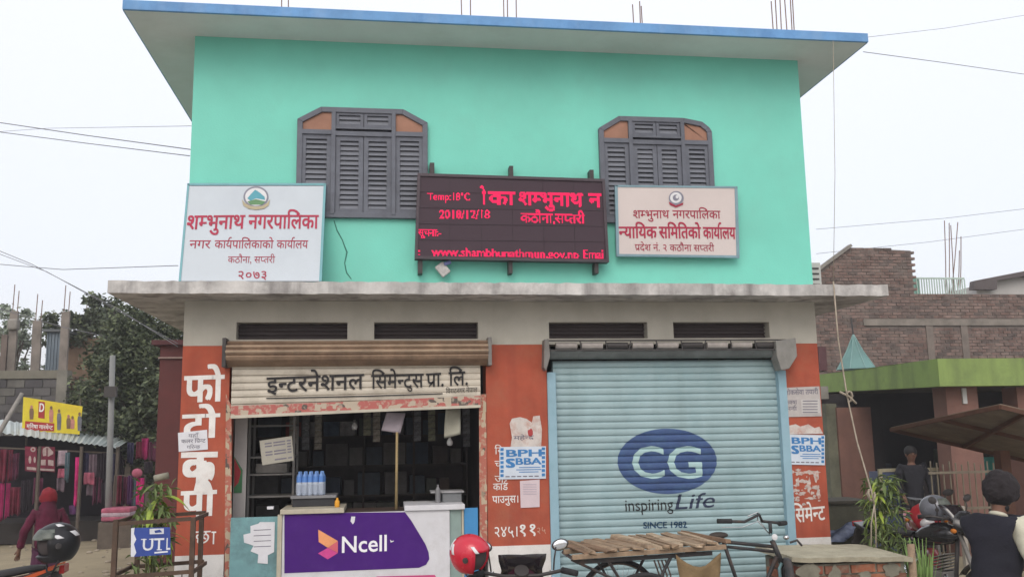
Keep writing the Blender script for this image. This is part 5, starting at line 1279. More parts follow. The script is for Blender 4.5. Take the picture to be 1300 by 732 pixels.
m_=MB(); ze=(E1_.z+.0); zeb=E2_.z
m_.add([(B1.x-.002,4,zb1),(B1.x-.002,4,zt1),(ex,ey,ze),(ex,ey,zeb),(B1.x-.002,4.25,zb1),(B1.x-.002,4.25,zt1),(ex+.05,ey+.25,ze),(ex+.05,ey+.25,zeb)],[(0,1,2,3),(4,7,6,5),(0,4,5,1),(1,5,6,2),(2,6,7,3),(3,7,4,0)])
wb(m_,'green_beam',LIME,MK)
m_=MB(); m_.add([(B1.x,4.26,zb1+.15),(24,4.26,zb1+.15),(24,10.8,zb1+.15),(ex+.1,10.8,zb1+.15),(ex+.1,9.3,zb1+.15),(B1.x,4.26,zb1+.25),(24,4.26,zb1+.25),(24,10.8,zb1+.25),(ex+.1,10.8,zb1+.25),(ex+.1,9.3,zb1+.25)],[(4,3,2,1,0),(5,6,7,8,9),(0,1,6,5),(1,2,7,6),(2,3,8,7),(3,4,9,8),(4,0,5,9)])
wb(m_,'roof_slab',CONC,MK)
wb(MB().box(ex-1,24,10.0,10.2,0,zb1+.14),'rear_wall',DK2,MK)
def ppost(x0,x1,y0,Y,mat,dep=.35,yb=None,z0=0):
    a=at(x0,(y0),Y); b=at(x1,y0,Y); return wb(MB().box(a.x,b.x,Y,Y+dep,z0,a.z),'pillar',mat,MK)
ppost(1200,1240,491,4.3,PINK); ppost(1290,1330,491,4.3,PINK)
ppost(1062,1105,517,7.2,PINK)
ppost(1048,1061.5,512,7.25,pm('w_grey_green_plaster',(.17,.17,.125),.9,.2,2,dirt=((.07,.07,.06),.6,3)))
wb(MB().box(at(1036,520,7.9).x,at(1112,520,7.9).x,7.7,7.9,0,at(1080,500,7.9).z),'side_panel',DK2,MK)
m_=MB(); a=at(1043,506,6.9); wb(MB().box(a.x,at(1052,500,6.9).x,6.9,7.1,a.z,at(1043,497,6.9).z+.1),'bracket',CONC,MK)
wb(MB().box(at(1228,500,4.2).x-.03,at(1231,500,4.2).x,4.27,4.3,at(1226,512,4.2).z,at(1226,492,4.2).z),'lamp_tube',pm('tube_lamp',(.55,.55,.55),.3),MK)
wb(MB().box(ex-1,24,5.0,9.99,.0,.35),'platform',CONC,MK)
# dim goods inside so the depth reads
rg3=random.Random(31)
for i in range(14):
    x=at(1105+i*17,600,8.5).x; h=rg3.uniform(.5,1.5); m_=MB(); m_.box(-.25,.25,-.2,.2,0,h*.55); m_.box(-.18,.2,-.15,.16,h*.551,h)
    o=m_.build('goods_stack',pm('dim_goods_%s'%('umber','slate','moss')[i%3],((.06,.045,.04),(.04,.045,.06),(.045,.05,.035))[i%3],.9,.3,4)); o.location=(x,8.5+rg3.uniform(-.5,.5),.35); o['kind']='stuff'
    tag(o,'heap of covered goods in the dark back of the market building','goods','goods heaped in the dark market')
# cream glass cabinets
CF=pm('cream_cabinet_frame',(.32,.29,.20),.7,.12,5)
for (x0,x1,y0,lb) in ((1117,1144,595,'cream framed cabinet with a blue panel in the market shade'),(1168,1194,594,'cream framed cabinet in the shade left of the pink pillar')):
    Y=4.9; a=at(x0,y0,Y); b=at(x1,y0,Y); t=thing('display_cabinet',((a.x+b.x)/2,Y,.0),lb,'cabinet'); hw_=(b.x-a.x)/2; hh=a.z
    z0=at(x0,650,Y).z
    for sx_ in (-1,1): MB().box(sx_*hw_-.025,sx_*hw_+.025,-.02,.03,0,hh).build('frame_post',CF,t)
    for z in (hh-.02,z0): MB().box(-hw_+.026,hw_-.026,-.018,.028,z-.025,z+.025).build('frame_rail',CF,t)
    MB().box(-hw_+.03,hw_-.03,.0,.4,0,hh-.05).build('body',pm('cabinet_blue',(.07,.09,.17),.4) if x0<1150 else pm('cabinet_dark',(.06,.055,.06),.4),t)
# railing of thin bars
RL=thing('railing',(at(1222,640,3.6).x,3.6,0),'thin cream metal railing in front of the pink pillar','railing')
IR=pm('cream_iron',(.16,.135,.10),.7,.2,8)
for k in range(13):
    px=1180+k*8; Yr=3.6; a=at(px,585+ (k%3)*2,Yr); wb(MB().tube([(a.x,Yr,0),(a.x+.01,Yr,a.z)],.011,5),'bar',IR,RL)
for yy in (600,646): 
    a=at(1178,yy,3.6); b=at(1280,yy,3.6); wb(MB().bar((a.x,3.585,a.z),(b.x,3.585,a.z),.02,.035),'rail',IR,RL)
a=at(1223,650,3.2); o=MB().box(a.x-.03,a.x+.03,3.2,3.26,0,at(1223,642,3.2).z).build('short_post',pm('pale_post',(.36,.33,.29),.8)); tag(o,'short pale post below the railing','post')
# teal cloth and bits
def cloth(name,px,py,wpx_,hpx_,Y,mat,label,cat='cloth',group=None,fold=.03):
    a=at(px,py,Y); b=at(px+wpx_,py,Y); c=at(px,py+hpx_,Y); g=[]
    f=rg.uniform(3,7); ph=rg.uniform(0,6)
    for i in range(7):
        v=i/6; row=[]
        for j in range(9):
            u=j/8; tw=1-.12*math.sin(v*2+ph); row.append((a.x+(b.x-a.x)*((u-.5)*tw+.5),Y+fold*math.sin(u*f*2+ph)+.02*v,a.z+(c.z-a.z)*v*(1+.05*math.sin(u*5+ph))))
        g.append(row)
    return tag(MB().sheet(g,.004).build(name,mat,None,True),label,cat,group)
cloth('hanging_cloth',1240,580,20,40,5.5,pm('teal_cloth',(.03,.16,.14),.9),'teal cloth hanging in the market right of the pink pillar')
cloth('hanging_cloth',1278,560,30,34,5.5,pm('patterned_cloth',(.25,.20,.19),.9,.6,14),'pale patterned cloth hanging at the right edge of the market')
# dark table with blue sheet beside the rope
a=at(1052,636,1.6); b=at(1108,636,1.6); TB=thing('covered_table',((a.x+b.x)/2,1.9,0),'dark covered table with blue grey plastic sheets beside the right pillar','table')
wb(MB().box(a.x-.1,b.x,1.6,2.2,a.z-.03,a.z),'table_top',pm('dark_table',(.05,.045,.035),.8),TB)
wb(MB().box(a.x-.08,b.x-.02,1.65,1.68,0,a.z-.031),'front_panel',pm('murky_panel',(.075,.075,.055),.8,.3,3),TB)
g=[]
for i in range(5):
    row=[]
    for j in range(9):
        u=j/8; q=at(1050+50*u,672-14*u+i*4.5+2*math.sin(u*9+i),1.58); row.append((q.x,1.6-.05*math.sin(u*7+i*1.5)-.03,q.z))
    g.append(row)
wb(MB().sheet(g,.006),'plastic_sheet',pm('blue_grey_plastic',(.12,.15,.24),.5,.25,6),TB,smooth=True)
# tarpaulin / board awning
AW=thing('board_awning',(at(1230,540,0).x,0,0),'brown boarded awning on a timber frame at the right edge','awning')
q4=[at(1131,542,1.3),at(1270,512,-.9),at(1345,530,-1.1),at(1340,590,.9)]
g=[]
for i in range(5):
    v=i/4; g.append([(q4[0].lerp(q4[1],j/6)).lerp(q4[3].lerp(q4[2],j/6),v) for j in range(7)])
wb(MB().sheet(g,-.012),'board',pm('grey_brown_board',(.17,.135,.10),.9,.2,3,dirt=((.09,.065,.045),.6,3)),AW)
BRN=pm('red_brown_timber',(.10,.048,.032),.8,.2,8)
dn=Vector((0,0,-.03))
for a_,b_ in ((q4[0],q4[1]),(q4[1],q4[2]),(q4[3],q4[0]),(q4[0].lerp(q4[1],.5),q4[3].lerp(q4[2],.5)),(q4[0].lerp(q4[3],.45),q4[1].lerp(q4[2],.45))): wb(MB().bar(a_+dn,b_+dn,.035,.04),'timber',BRN,AW)
pa=at(1272,575,.2); wb(MB().box(pa.x-.055,pa.x+.055,.15,.26,0,pa.z+.03),'post',BRN,AW); pa=at(1338,560,.2); wb(MB().box(pa.x-.055,pa.x+.055,.15,.26,0,pa.z),'post',BRN,AW)

# ---- unfinished brick house above the market
HY=12.0
HB=thing('brick_house',(at(1160,400,HY).x,HY,0),'unfinished brick house with a toothed wall end behind the market','house')
tops=[(1030,350),(1042,341),(1081,312),(1158,316),(1165,322)]
def topz(x):
    pts=[(at(a,b,HY).x,at(a,b,HY).z) for a,b in tops]
    if x<=pts[0][0]: return pts[0][1]-.3
    for (x0,z0),(x1,z1) in zip(pts,pts[1:]):
        if x0<=x<=x1: return z0+(z1-z0)*(x-x0)/(x1-x0)
    return at(1230,372,HY).z
xL,xR=at(1030,400,HY).x,at(1335,400,HY).x; xT=at(1162,350,HY).x; zW=at(1230,372,HY).z; zbot=at(1200,492,HY).z-.6
core=MB()
P_=[(xL,zbot),(xR,zbot),(xR,zW-.02),(xT-.06,zW-.02),(xT-.06,at(1158,318,HY).z),(at(1081,314,HY).x,at(1081,314,HY).z),(at(1042,343,HY).x,at(1042,343,HY).z),(xL,at(1030,353,HY).z)]
core.prism(P_,HY+.014,HY+.25); wb(core,'wall_core',pm('w_pale_mortar',(.17,.145,.13),.95,.15,3,.3,20),HB)
BH=[pm('w_house_brick_%s'%n_,c,.92,.3,5,.3,30,dirt=((.27,.22,.19),.55,2.2)) for n_,c in zip(('red','rose','brown','dark'),((.175,.115,.098),(.20,.14,.122),(.155,.113,.10),(.12,.093,.084)))]
bm4=[MB().box(-.114,.114,-.055,.055,-.0325,.0325).mesh('brick',m_) for m_ in BH]
cand=[]; z=zbot+.04; r_=0; ledge0,ledge1=at(1200,413,HY).z,at(1200,405,HY).z
while z<at(1081,310,HY).z:
    x=xL+(.06 if r_%2 else .18)
    while x<xR:
        tz=topz(x)
        lim = (xT-.02+(.10 if r_%2 else -.02)) 
        ok = z+.03<tz if x<lim else z+.03<zW
        if ok and not (ledge0-.02<z<ledge1+.02 and x>at(1095,400,HY).x): cand.append((x,z))
        x+=.242
    z+=.077; r_+=1
cand.sort(key=lambda c: abs(c[1]-at(1160,400,HY).z)+.3*abs(c[0]-HB.location.x)); rest=[MB() for _ in range(4)]
off=HB.location
for i,(x,z) in enumerate(cand):
    k=rg.choice((0,0,1,1,2,3)); dy=rg.uniform(-.008,.008); sc_=rg.uniform(.93,1.0)
    if i<290: link('brick',bm4[k],HB,(x-off.x,.055+dy,z),(0,R(rg.uniform(-1.5,1.5)),R(rg.uniform(-1,1))),(sc_,1,rg.uniform(.85,1)))
    else: rest[k].obox((x,HY+.055+dy,z),(.222*sc_,.11,.06))
for k in range(4): wb(rest[k],'bricks',BH[k],HB)['kind']='stuff'
wb(MB().box(at(1095,400,HY).x,xR,HY-.035,HY+.1,ledge0,ledge1),'concrete_band',pm('w_pale_band',(.22,.195,.17),.9,.25,2,.3,15),HB)
for px in (1178,1222): a=at(px,400,HY); wb(MB().box(a.x-.09,a.x+.09,HY-.02,HY+.1,zbot,ledge0-.002),'wall_post',pm('w_grey_post',(.19,.16,.14),.9,.2,2),HB)
sa,sb=at(1038,343,HY-.05),at(1081,311,HY-.05)
wb(MB().bar((sa.x,HY+.02,sa.z),(sb.x,HY+.02,sb.z+.0),.18,.07),'stair_edge',CONC,HB)
wb(MB().box(at(1042,343,HY).x-.4,xR,HY+.26,HY+4,zbot,zW-.1),'rear_block',CONC,HB)
a=at(1046,468,HY-.03); wb(MB().box(at(1039,460,HY).x,at(1049,460,HY).x,HY-.04,HY+.05,at(1044,470,HY).z,at(1044,440,HY).z),'shutter_board',pm('w_maroon_board',(.10,.045,.05),.8),HB)
# rooftop railing and rebars
a=at(1165,369,HY+.3); b=at(1226,369,HY+.3)
RG=thing('roof_railing',((a.x+b.x)/2,HY+.3,zW-.05),'pale green railing on the roof of the brick house','railing')
MG=pm('pale_green_rail',(.42,.52,.47),.7,.1,5)
zt_r=at(1190,353,HY+.3).z
for z in (zW+.0,zt_r): wb(MB().box(a.x,b.x,HY+.3,HY+.33,z-.02,z+.02),'rail',MG,RG)
for k in range(20): x=a.x+(b.x-a.x)*k/19; wb(MB().box(x-.012,x+.012,HY+.305,HY+.325,zW-.05,zt_r-.021),'baluster',MG,RG)
wb(MB().box(at(1166,360,HY).x,at(1178,360,HY).x,HY+.34,HY+.5,zW-.05,at(1170,349,HY).z),'green_panel',pm('green_tank',(.22,.42,.36),.6),RG)
rb_=MB()
for k,(x0,x1,yt) in enumerate(((1201,1199,280),(1205,1205,283),(1208,1216,282),(1211,1207,286),(1219,1220,300),(1216,1218,318))):
    p=at(x1,yt,HY+.6); q=at(x0,372,HY+.6); o=MB().tube([q,(p+q)/2+Vector((.01,0,0)),p],.012,5); ob3=wb(o,'rebar',REBAR,HB)
# grey gabled house far right
t=thing('grey_house',(at(1280,360,18).x,18,0),'grey walled house with a dark sloping roof edge at the far right','house')
P_=[(at(a_,b_,18).x,at(a_,b_,18).z) for a_,b_ in ((1240,400),(1345,400),(1345,348),(1300,347),(1240,362))]
wb(MB().prism(P_,18,22),'wall',pm('w_pale_grey_wall',(.42,.41,.40),.9,.08,2),t)
P_=[(at(a_,b_,17.7).x,at(a_,b_,17.7).z) for a_,b_ in ((1237,367),(1266,367),(1266,356),(1300,350),(1345,350),(1345,343),(1300,344),(1238,356))]
wb(MB().prism(P_,17.7,17.98),'roof_edge',pm('w_dark_roof',(.10,.085,.085),.9,.1,2),t)
# teal cone roof on the beam
a=at(1076,467,9.2); b=at(1121,461,9.2); c=at(1096,421,9.2); t=thing('cone_roof',((a.x+b.x)/2,9.6,a.z),'small teal conical shrine roof standing above the green beam','roof')
r0=(b.x-a.x)/2; h=c.z-a.z
m_=MB(); prf=[(r0*(1-(i/8))**1.25+.01,h*i/8) for i in range(9)]; m_.lathe([(0,-.02)]+prf+[(0,h)],(0,0,0),8); m_.build('cone',pm('teal_roof_paint',(.14,.26,.25),.7,.12,2,streak=((.09,.14,.14),.5,4)),t)
MB().tube([(0,0,h-.05),(-.02,0,h+.35)],.018,6).build('finial',DARKM,t)
for k in range(8): MB().tube([(prf[0][0]*math.cos(k*math.pi/4),prf[0][0]*math.sin(k*math.pi/4),.0),(prf[4][0]*math.cos(k*math.pi/4),prf[4][0]*math.sin(k*math.pi/4),prf[4][1]),(0,0,h)],.012,5).build('rib',pm('pale_rib',(.2,.33,.32),.7),t)

# ================================================================ left side background
# clothes stall
SY=11.0
ST=thing('market_stall',(at(80,650,SY).x,SY,0),'open market stall with a pale corrugated tin roof hung with clothes','stall')
TIN=pm('pale_tin',(.42,.47,.47),.45,.12,2,dirt=((.2,.2,.18),.5,3),spec=.5)
fr=[at(-60,541,SY-.9),at(60,557,SY-.9),at(148,568,SY-.9)]; bk=[at(-60,524,SY+1.2),at(60,541,SY+1.2),at(165,557,SY+1.2)]
# corrugated sheets, each an object
xa,xb=fr[0].x,fr[2].x; ns=9
for i in range(ns):
    u0,u1=i/ns,(i+1)/ns; g=[]
    for k in range(2):
        row=[]
        for j in range(13):
            u=u0+(u1-u0+.01)*j/12
            def lp(A): 
                return A[0].lerp(A[1],u*2) if u<.5 else A[1].lerp(A[2],u*2-1)
            p_=(lp(fr) if k==0 else lp(bk)).copy(); p_.z += .014*math.cos(j*math.pi/2)+.006*(i%2); row.append(p_)
        g.append(row)
    wb(MB().sheet(g,.003),'roof_sheet',TIN,ST,smooth=False)
TM=pm('grey_timber',(.11,.09,.075),.9,.2,6)
for px,y in ((-30,SY-.8),(51,SY-.8),(104,SY-.8),(150,SY-.8),(-20,SY+1.1),(150,SY+1.1)):
    a=at(px,565,y); wb(MB().tube([(a.x,y,0),(a.x,y,a.z-.02)],.035,7),'post',TM,ST)
wb(MB().box(at(-60,600,SY+1.2).x,at(158,600,SY+1.2).x,SY+1.15,SY+1.2,0,at(60,552,SY+1.2).z),'back_sheet',pm('dark_tarp',(.018,.014,.02),.95,.2,2),ST)
wb(MB().box(at(-60,600,SY).x,at(150,600,SY).x,SY-.2,SY+1.1,0,.4),'display_bench',pm('dark_bench',(.035,.03,.028),.9,.2,3),ST)
wb(MB().bar(at(-40,566,SY-.7),at(150,575,SY-.7),.03,.03),'hanging_rail',TM,ST)
CC={'pink':(.50,.03,.20),'magenta':(.30,.02,.12),'maroon':(.12,.012,.03),'red':(.26,.02,.03),'navy':(.025,.03,.07),'black':(.015,.013,.018),'white':(.35,.34,.36),'teal':(.08,.18,.19),'purple':(.07,.025,.10),'rose':(.30,.10,.14),'grey':(.12,.11,.125),'wine':(.09,.02,.05)}
cmx={k:pm('cloth_%s'%k,(c[0]*1.15+.012,c[1]*.9+.01,c[2]*1.0+.012),.9,.3,7) for k,c in CC.items()}
rows=[('on the left rail of the stall',[(2,570,16,40,'maroon'),(14,575,12,34,'wine'),(0,612,14,46,'magenta'),(14,618,14,34,'maroon'),(28,610,12,40,'black'),(-14,575,14,60,'red'),(42,606,14,34,'wine')],-.75),
('under the middle of the tin roof',[(73,572,13,22,'white'),(73,594,13,12,'rose'),(73,606,10,18,'grey'),(84,574,5,40,'teal'),(96,580,8,58,'pink'),(104,574,10,30,'navy'),(114,577,9,26,'grey'),(124,575,12,36,'black'),(107,600,14,16,'rose'),(110,612,9,18,'grey'),(137,576,12,40,'navy'),(150,578,8,34,'black'),(88,640,14,12,'purple'),(118,606,12,34,'wine'),(130,612,10,30,'black')],-.72),
('on the right hand clothes rack',[(148,604,8,38,'maroon'),(156,604,7,40,'wine'),(163,604,6,40,'purple'),(169,606,5,42,'teal'),(174,606,9,38,'pink')],-1.2),
('on the line right of the stall',[(163,562,8,26,'navy'),(172,560,9,24,'maroon'),(181,556,9,28,'magenta'),(190,560,9,26,'wine'),(199,562,10,26,'magenta'),(209,560,9,30,'black'),(218,566,9,28,'navy'),(205,594,20,16,'grey'),(182,586,14,16,'black')],-.2)]
for where,items,dy in rows:
    for (x,y,w_,h_,c) in items:
        for k in range(2 if (w_>11 and h_>30) else 1): 
            ww=w_/(2 if (w_>11 and h_>30) else 1)
            cloth('hanging_garment',x+ww*k,y+rg.uniform(-1,1),ww*.92,h_*rg.uniform(.9,1.05),SY+dy+rg.uniform(-.05,.05),cmx[c],f'{c} garment hanging {where}','garment',f'garments hanging {where}')
# red displayed pieces with white prints
for k,(x0,x1,lb) in enumerate(((32,47,'red cloth with a white floral print hanging under the stall roof, left of a pair'),(50,70,'red cloth with a pale banded print hanging under the stall roof, right of a pair'))):
    pl_=PY(SY-.8); o=flat('printed_cloth',[(x0,566),(x1,567),(x1,599),(x0,597)],cmx['maroon'],None,pl_,0,th=-.01); tag(o,lb,'cloth')
    mt=pm('pale_print',(.36,.28,.27),.9,.2,10); q=PY(SY-.815)
    if k==0:
        for e_ in (ell(42,570,3.4,3.2,12),ell(38,583,1.8,5,10),ell(44,583,1.5,4,10),[(34,592),(46,593),(46,596.5),(34,595.5)]): flat('print_mark',e_,mt,o,q,.0)
        flat('print_mark',ell(42,570,1.4,1.3,8),cmx['red'],o,q,.004)
    else:
        for e_ in (ragged(60,573,7,6,14,.2,rg),[(52,583),(58,583),(58,590),(52,590)],[(61,583),(68,584),(68,591),(61,590)],[(51,594),(69,595),(69,597.5),(51,596.5)]): flat('print_mark',e_,mt,o,q,.0)
        flat('print_mark',[(59,568),(60.5,568),(60.5,594),(59,594)],cmx['maroon'],o,q,.004)
# clothes rack frame, pink bundles
CR=thing('clothes_rack',(at(163,650,SY-1.15).x,SY-1.15,0),'low clothes rack to the right of the stall','rack')
for px in (146,171,184): a=at(px,603,SY-1.15); wb(MB().tube([(a.x,SY-1.15,0),(a.x,SY-1.15,a.z)],.02,6),'post',TM,CR)
wb(MB().bar(at(146,603,SY-1.15),at(184,603,SY-1.15),.025,.025),'rail',TM,CR)
for k,(y,c) in enumerate(((647,'rose'),(652,'white'),(657,'rose'))):
    a=at(132,y,SY-1.7); b=at(169,y,SY-1.7); o=MB().box(a.x,b.x,SY-1.9,SY-1.4,a.z-.05,a.z+.04).build('folded_bundle',cmx[c],None,bevel=.03); tag(o,('top rose','middle off white','bottom rose')[k]+' bundle of folded cloth in the pile under the rack','bundle')
a=at(150,663,SY-1.7); o=MB().box(at(130,660,SY-1.7).x,at(171,660,SY-1.7).x,SY-1.95,SY-1.35,0,at(150,661,SY-1.7).z).build('low_bench',TM,None); tag(o,'low dark bench carrying the folded bundles','bench')
p=at(174,600,SY-1.3); tag(MB().ball(p,.10,(1,.6,.9),10,8).build('rolled_cloth',cmx['rose'],None,True),'rolled pale cloth on top of the right rack post','cloth')
a=at(215,603,5.5); o=MB().tube([at(196,607,5.6),at(214,603,5.6)],.05,8).build('rolled_mat',pm('pale_mat',(.28,.27,.22),.9),None,True); tag(o,'pale rolled mat sticking out above the young plant','mat')
# yellow banner
YB=PY(SY+.2)
o=flat('shop_banner',[(30,503.5),(105,515.5),(101,551),(28,546)],pm('yellow_banner',(.62,.50,.03),.6,.08,4,dirt=((.5,.3,.03),.4,3)),None,YB,0,th=-.01); tag(o,'yellow shop banner with red boxes standing on the stall roof','banner')
q1,q2=YB.P.y-.015,YB.P.y-.02
RB=pm('banner_red',(.34,.03,.03),.6,.1,5); FIG=[pm('figure_%s'%n_,c,.8,.2,6) for n_,c in (('brown',(.20,.12,.07)),('rose',(.45,.2,.16)),('slate',(.14,.14,.16)))]
flat('red_box',[(49,509),(57,510),(56.5,531),(48.5,530)],RB,o,PY(q1),0); wpx('lettering','D',WHITE_P,o,(50,522),(55.5,522.3),10,PY(q2),off=.03)
flat('red_strip',[(32,534),(69,537),(68.5,547),(31.5,545.5)],RB,o,PY(q1),0); wpx('lettering','मनिषा गारमेन्ट',WHITE_P,o,(33.5,543),(67,545),5,PY(q2),off=.012)
for k,(cx,cy,h) in enumerate(((40,522,11),(65,524,13),(75,530,17),(87,534,11),(92,535,10),(101,533,15))):
    mt=FIG[k%3]; flat('printed_figure',[(cx-2.4,cy+h*.9),(cx-2.8,cy),(cx-2,cy-h*.35),(cx+2,cy-h*.35),(cx+2.9,cy),(cx+2.2,cy+h*.9)],mt,o,PY(q1),0); flat('printed_head',ell(cx,cy-h*.52,1.7,2.4,10),FIG[0] if k%3 else FIG[1],o,PY(q1),0)
for px in (34,100): a=at(px,550,SY+.25); wb(MB().tube([(a.x,SY+.25,1.9),(a.x,SY+.25,at(px,506,SY+.25).z)],.02,6),'banner_post',TM,ST)
# poles
a=at(141,600,9.4); t_=at(143,451,9.4); o=MB().tube([(a.x,9.4,0),(t_.x,9.4,t_.z)],[.062,.05],10); UP=thing('utility_pole',(a.x,9.4,0),'pale concrete utility pole beside the stall roof','pole'); wb(o,'shaft',pm('pale_pole',(.22,.225,.225),.8,.1,3),UP,smooth=True)
b=at(141,497,9.35); wb(MB().box(b.x-.10,b.x+.12,9.25,9.34,b.z-.10,b.z+.10),'meter_box',DARKM,UP)
o=MB().tube([at(-25,590,7.6),at(28,499,8.2)],[.045,.035],7).build('bamboo_pole',pm('grey_bamboo',(.26,.24,.22),.8,.15,8),None,True); tag(o,'grey bamboo pole leaning across the left edge of the stall roof','pole')

# compound wall of blocks with columns above
WY=15.0
CW=thing('block_wall',(at(60,600,WY).x,WY,0),'weathered grey block wall behind the clothes stall','wall')
wz=at(40,470,WY).z; x0,x1=at(-60,500,WY).x,at(84,500,WY).x
wb(MB().box(x0,x1,WY,WY+.25,0,wz),'wall_core',pm('w_grey_render',(.11,.105,.10),.95,.25,1.2,.4,12,dirt=((.08,.075,.075),.7,1.5)),CW)
bmk=[MB().box(-.19,.19,-.02,.02,-.09,.09).mesh('block',m_) for m_ in (pm('w_block_a',(.105,.10,.10),.95,.25,2),pm('w_block_b',(.08,.076,.08),.95,.25,2),pm('w_block_c',(.125,.12,.11),.95,.25,2))]
z=wz-.32; r_=0
while z>1.9:
    x=x0+.2+(.2 if r_%2 else 0)
    while x<x1-.2:
        link('block',rg.choice(bmk),CW,(x-CW.location.x,-.005+rg.uniform(-.006,.006),z)); x+=.41
    z-=.2; r_+=1
wb(MB().box(x0,x1+.02,WY-.05,WY+.3,wz-.2,wz+.002),'coping',pm('w_coping',(.17,.16,.13),.95,.2,1.5,.4,10),CW)
a=at(79,500,WY); wb(MB().box(a.x-.12,a.x+.12,WY-.09,WY-.051,0,wz-.01),'wall_post',pm('w_wall_post',(.20,.19,.165),.95,.2,2),CW)
a=at(62,470,WY)
GR=thing('brick_wall',(at(150,500,WY+.5).x,WY+.5,0),'low orange brick wall half hidden by the tree','wall')
xw0,xw1=at(82,500,WY+.5).x,at(260,500,WY+.5).x; zw=at(110,477,WY+.5).z
wb(MB().box(xw0,xw1,WY+.56,WY+.7,0,zw),'wall_core',pm('w_brick_mortar',(.22,.18,.15),.95),GR)
gb=MB(); gb2=MB(); z=zw-.04; r_=0
while z>zw-2.2:
    x=xw0+.12+(.12 if r_%2 else 0)
    while x<xw1-.1: (gb if rg.random()<.6 else gb2).obox((x,WY+.54+rg.uniform(-.006,.006),z),(.225,.1,.062)); x+=.242
    z-=.078; r_+=1
wb(gb,'bricks',pm('w_orange_brick',(.25,.14,.095),.95,.3,2),GR)['kind']='stuff'; wb(gb2,'bricks',pm('w_brown_brick',(.17,.11,.09),.95,.3,2),GR)['kind']='stuff'
# orange plastered wall and tin shed on the far plot
a=at(84,430,19); o=MB().box(a.x,at(170,430,19).x,19,19.2,0,at(110,429,19).z).build('orange_wall',pm('w_orange_plaster',(.25,.165,.11),.95,.15,1.5,.3,8,dirt=((.13,.10,.08),.5,2))); tag(o,'dull orange wall showing between the column and the tree','wall')
a=at(60,420,18); b=at(80,420,18); SHD=thing('tin_shed',((a.x+b.x)/2,18,0),'blue grey tin shed between the bare columns','shed')
for k in range(10): x=a.x+(b.x-a.x)*k/10; wb(MB().box(x,x+(b.x-a.x)/10-.008,18+.02*(k%2),18.05,0,at(70,421,18).z),'tin_sheet',pm('w_blue_grey_tin',(.16,.20,.24),.6,.15,1.5),SHD)
wb(MB().box(a.x-.1,b.x+.1,17.9,19,at(70,421,18).z+.002,at(70,418,18).z),'roof',pm('w_tin_roof',(.13,.14,.15),.6),SHD)
cols=[((14,24),(395,17.5),'bare concrete column with rebars at the far left, leftmost of the row',2,True),((43,54),(407,17),'bare concrete column with rebars, second from the left',2,False),((79,89),(396,17),'bare concrete column with rebars beside the tin shed',2,False)]
for (xr,(yt,Y),lb,nb,knob) in cols:
    a=at(xr[0],yt,Y); b=at(xr[1],yt,Y); cx=(a.x+b.x)/2; t=thing('concrete_column',(cx,Y,0),lb,'column'); hw_=(b.x-a.x)/2
    m_=MB(); 
    for k in range(8):
        z=a.z*k/8; z2=a.z*(k+1)/8; j=rg.uniform(-.01,.01); m_.box(-hw_+j,hw_+j,-.05,.05,z,z2-.0005)
    wb_=m_.build('shaft',pm('w_rough_column',(.20,.175,.155),.95,.25,2,.5,12),t); wb_['kind']='stuff'
    if knob: MB().obox((0,-.02,at(15,412,Y).z),(hw_*2.6,.26,.3)).build('formwork_lump',CONC,t,bevel=.05); MB().box(-hw_*2.6,-hw_-.01,-.1,.1,0,at(5,425,Y).z).build('brick_pier',pm('w_pier',(.15,.12,.105),.95,.2,2),t)
    for k in (-1,1): MB().tube([(k*hw_*.6,0,a.z),(k*hw_*.6+.01,0,at(xr[0],yt-30+4*k,Y).z)],.013,5).build('rebar',REBAR,t)
for px in (109,114): MB
t=thing('concrete_column',(at(111,430,20).x,20,0),'slender column with rebars rising behind the tree','column'); zt0=at(111,397,20).z
MB().box(-.10,.10,-.1,.1,0,zt0).build('shaft',pm('w_rough_column',(.20,.175,.155)),t)
for k in (-1,1): MB().tube([(k*.07,0,zt0),(k*.07,0,at(111,380,20).z)],.013,5).build('rebar',REBAR,t)
# maroon tin hut edge under the canopy
a=at(196,432,6.8); b=at(236,432,6.8); MH=thing('maroon_hut',((a.x+b.x)/2,6.8,0),'maroon tin hut wall glimpsed left of the building','hut')
wb(MB().box(a.x+.1,b.x+.8,6.8,8.5,0,at(210,438,6.8).z),'wall',pm('w_maroon_tin',(.11,.03,.03),.7,.15,2),MH)
wb(MB().box(a.x-.02,b.x+.9,6.7,8.6,at(210,438,6.8).z+.001,at(210,432,6.8).z),'roof',pm('w_maroon_roof',(.09,.025,.03),.6,.15,2),MH); wb(MB().box(a.x+.08,b.x+.8,6.76,6.799,at(210,455,6.8).z,at(210,453,6.8).z),'rail',pm('w_pale_rail2',(.3,.2,.18),.6),MH)

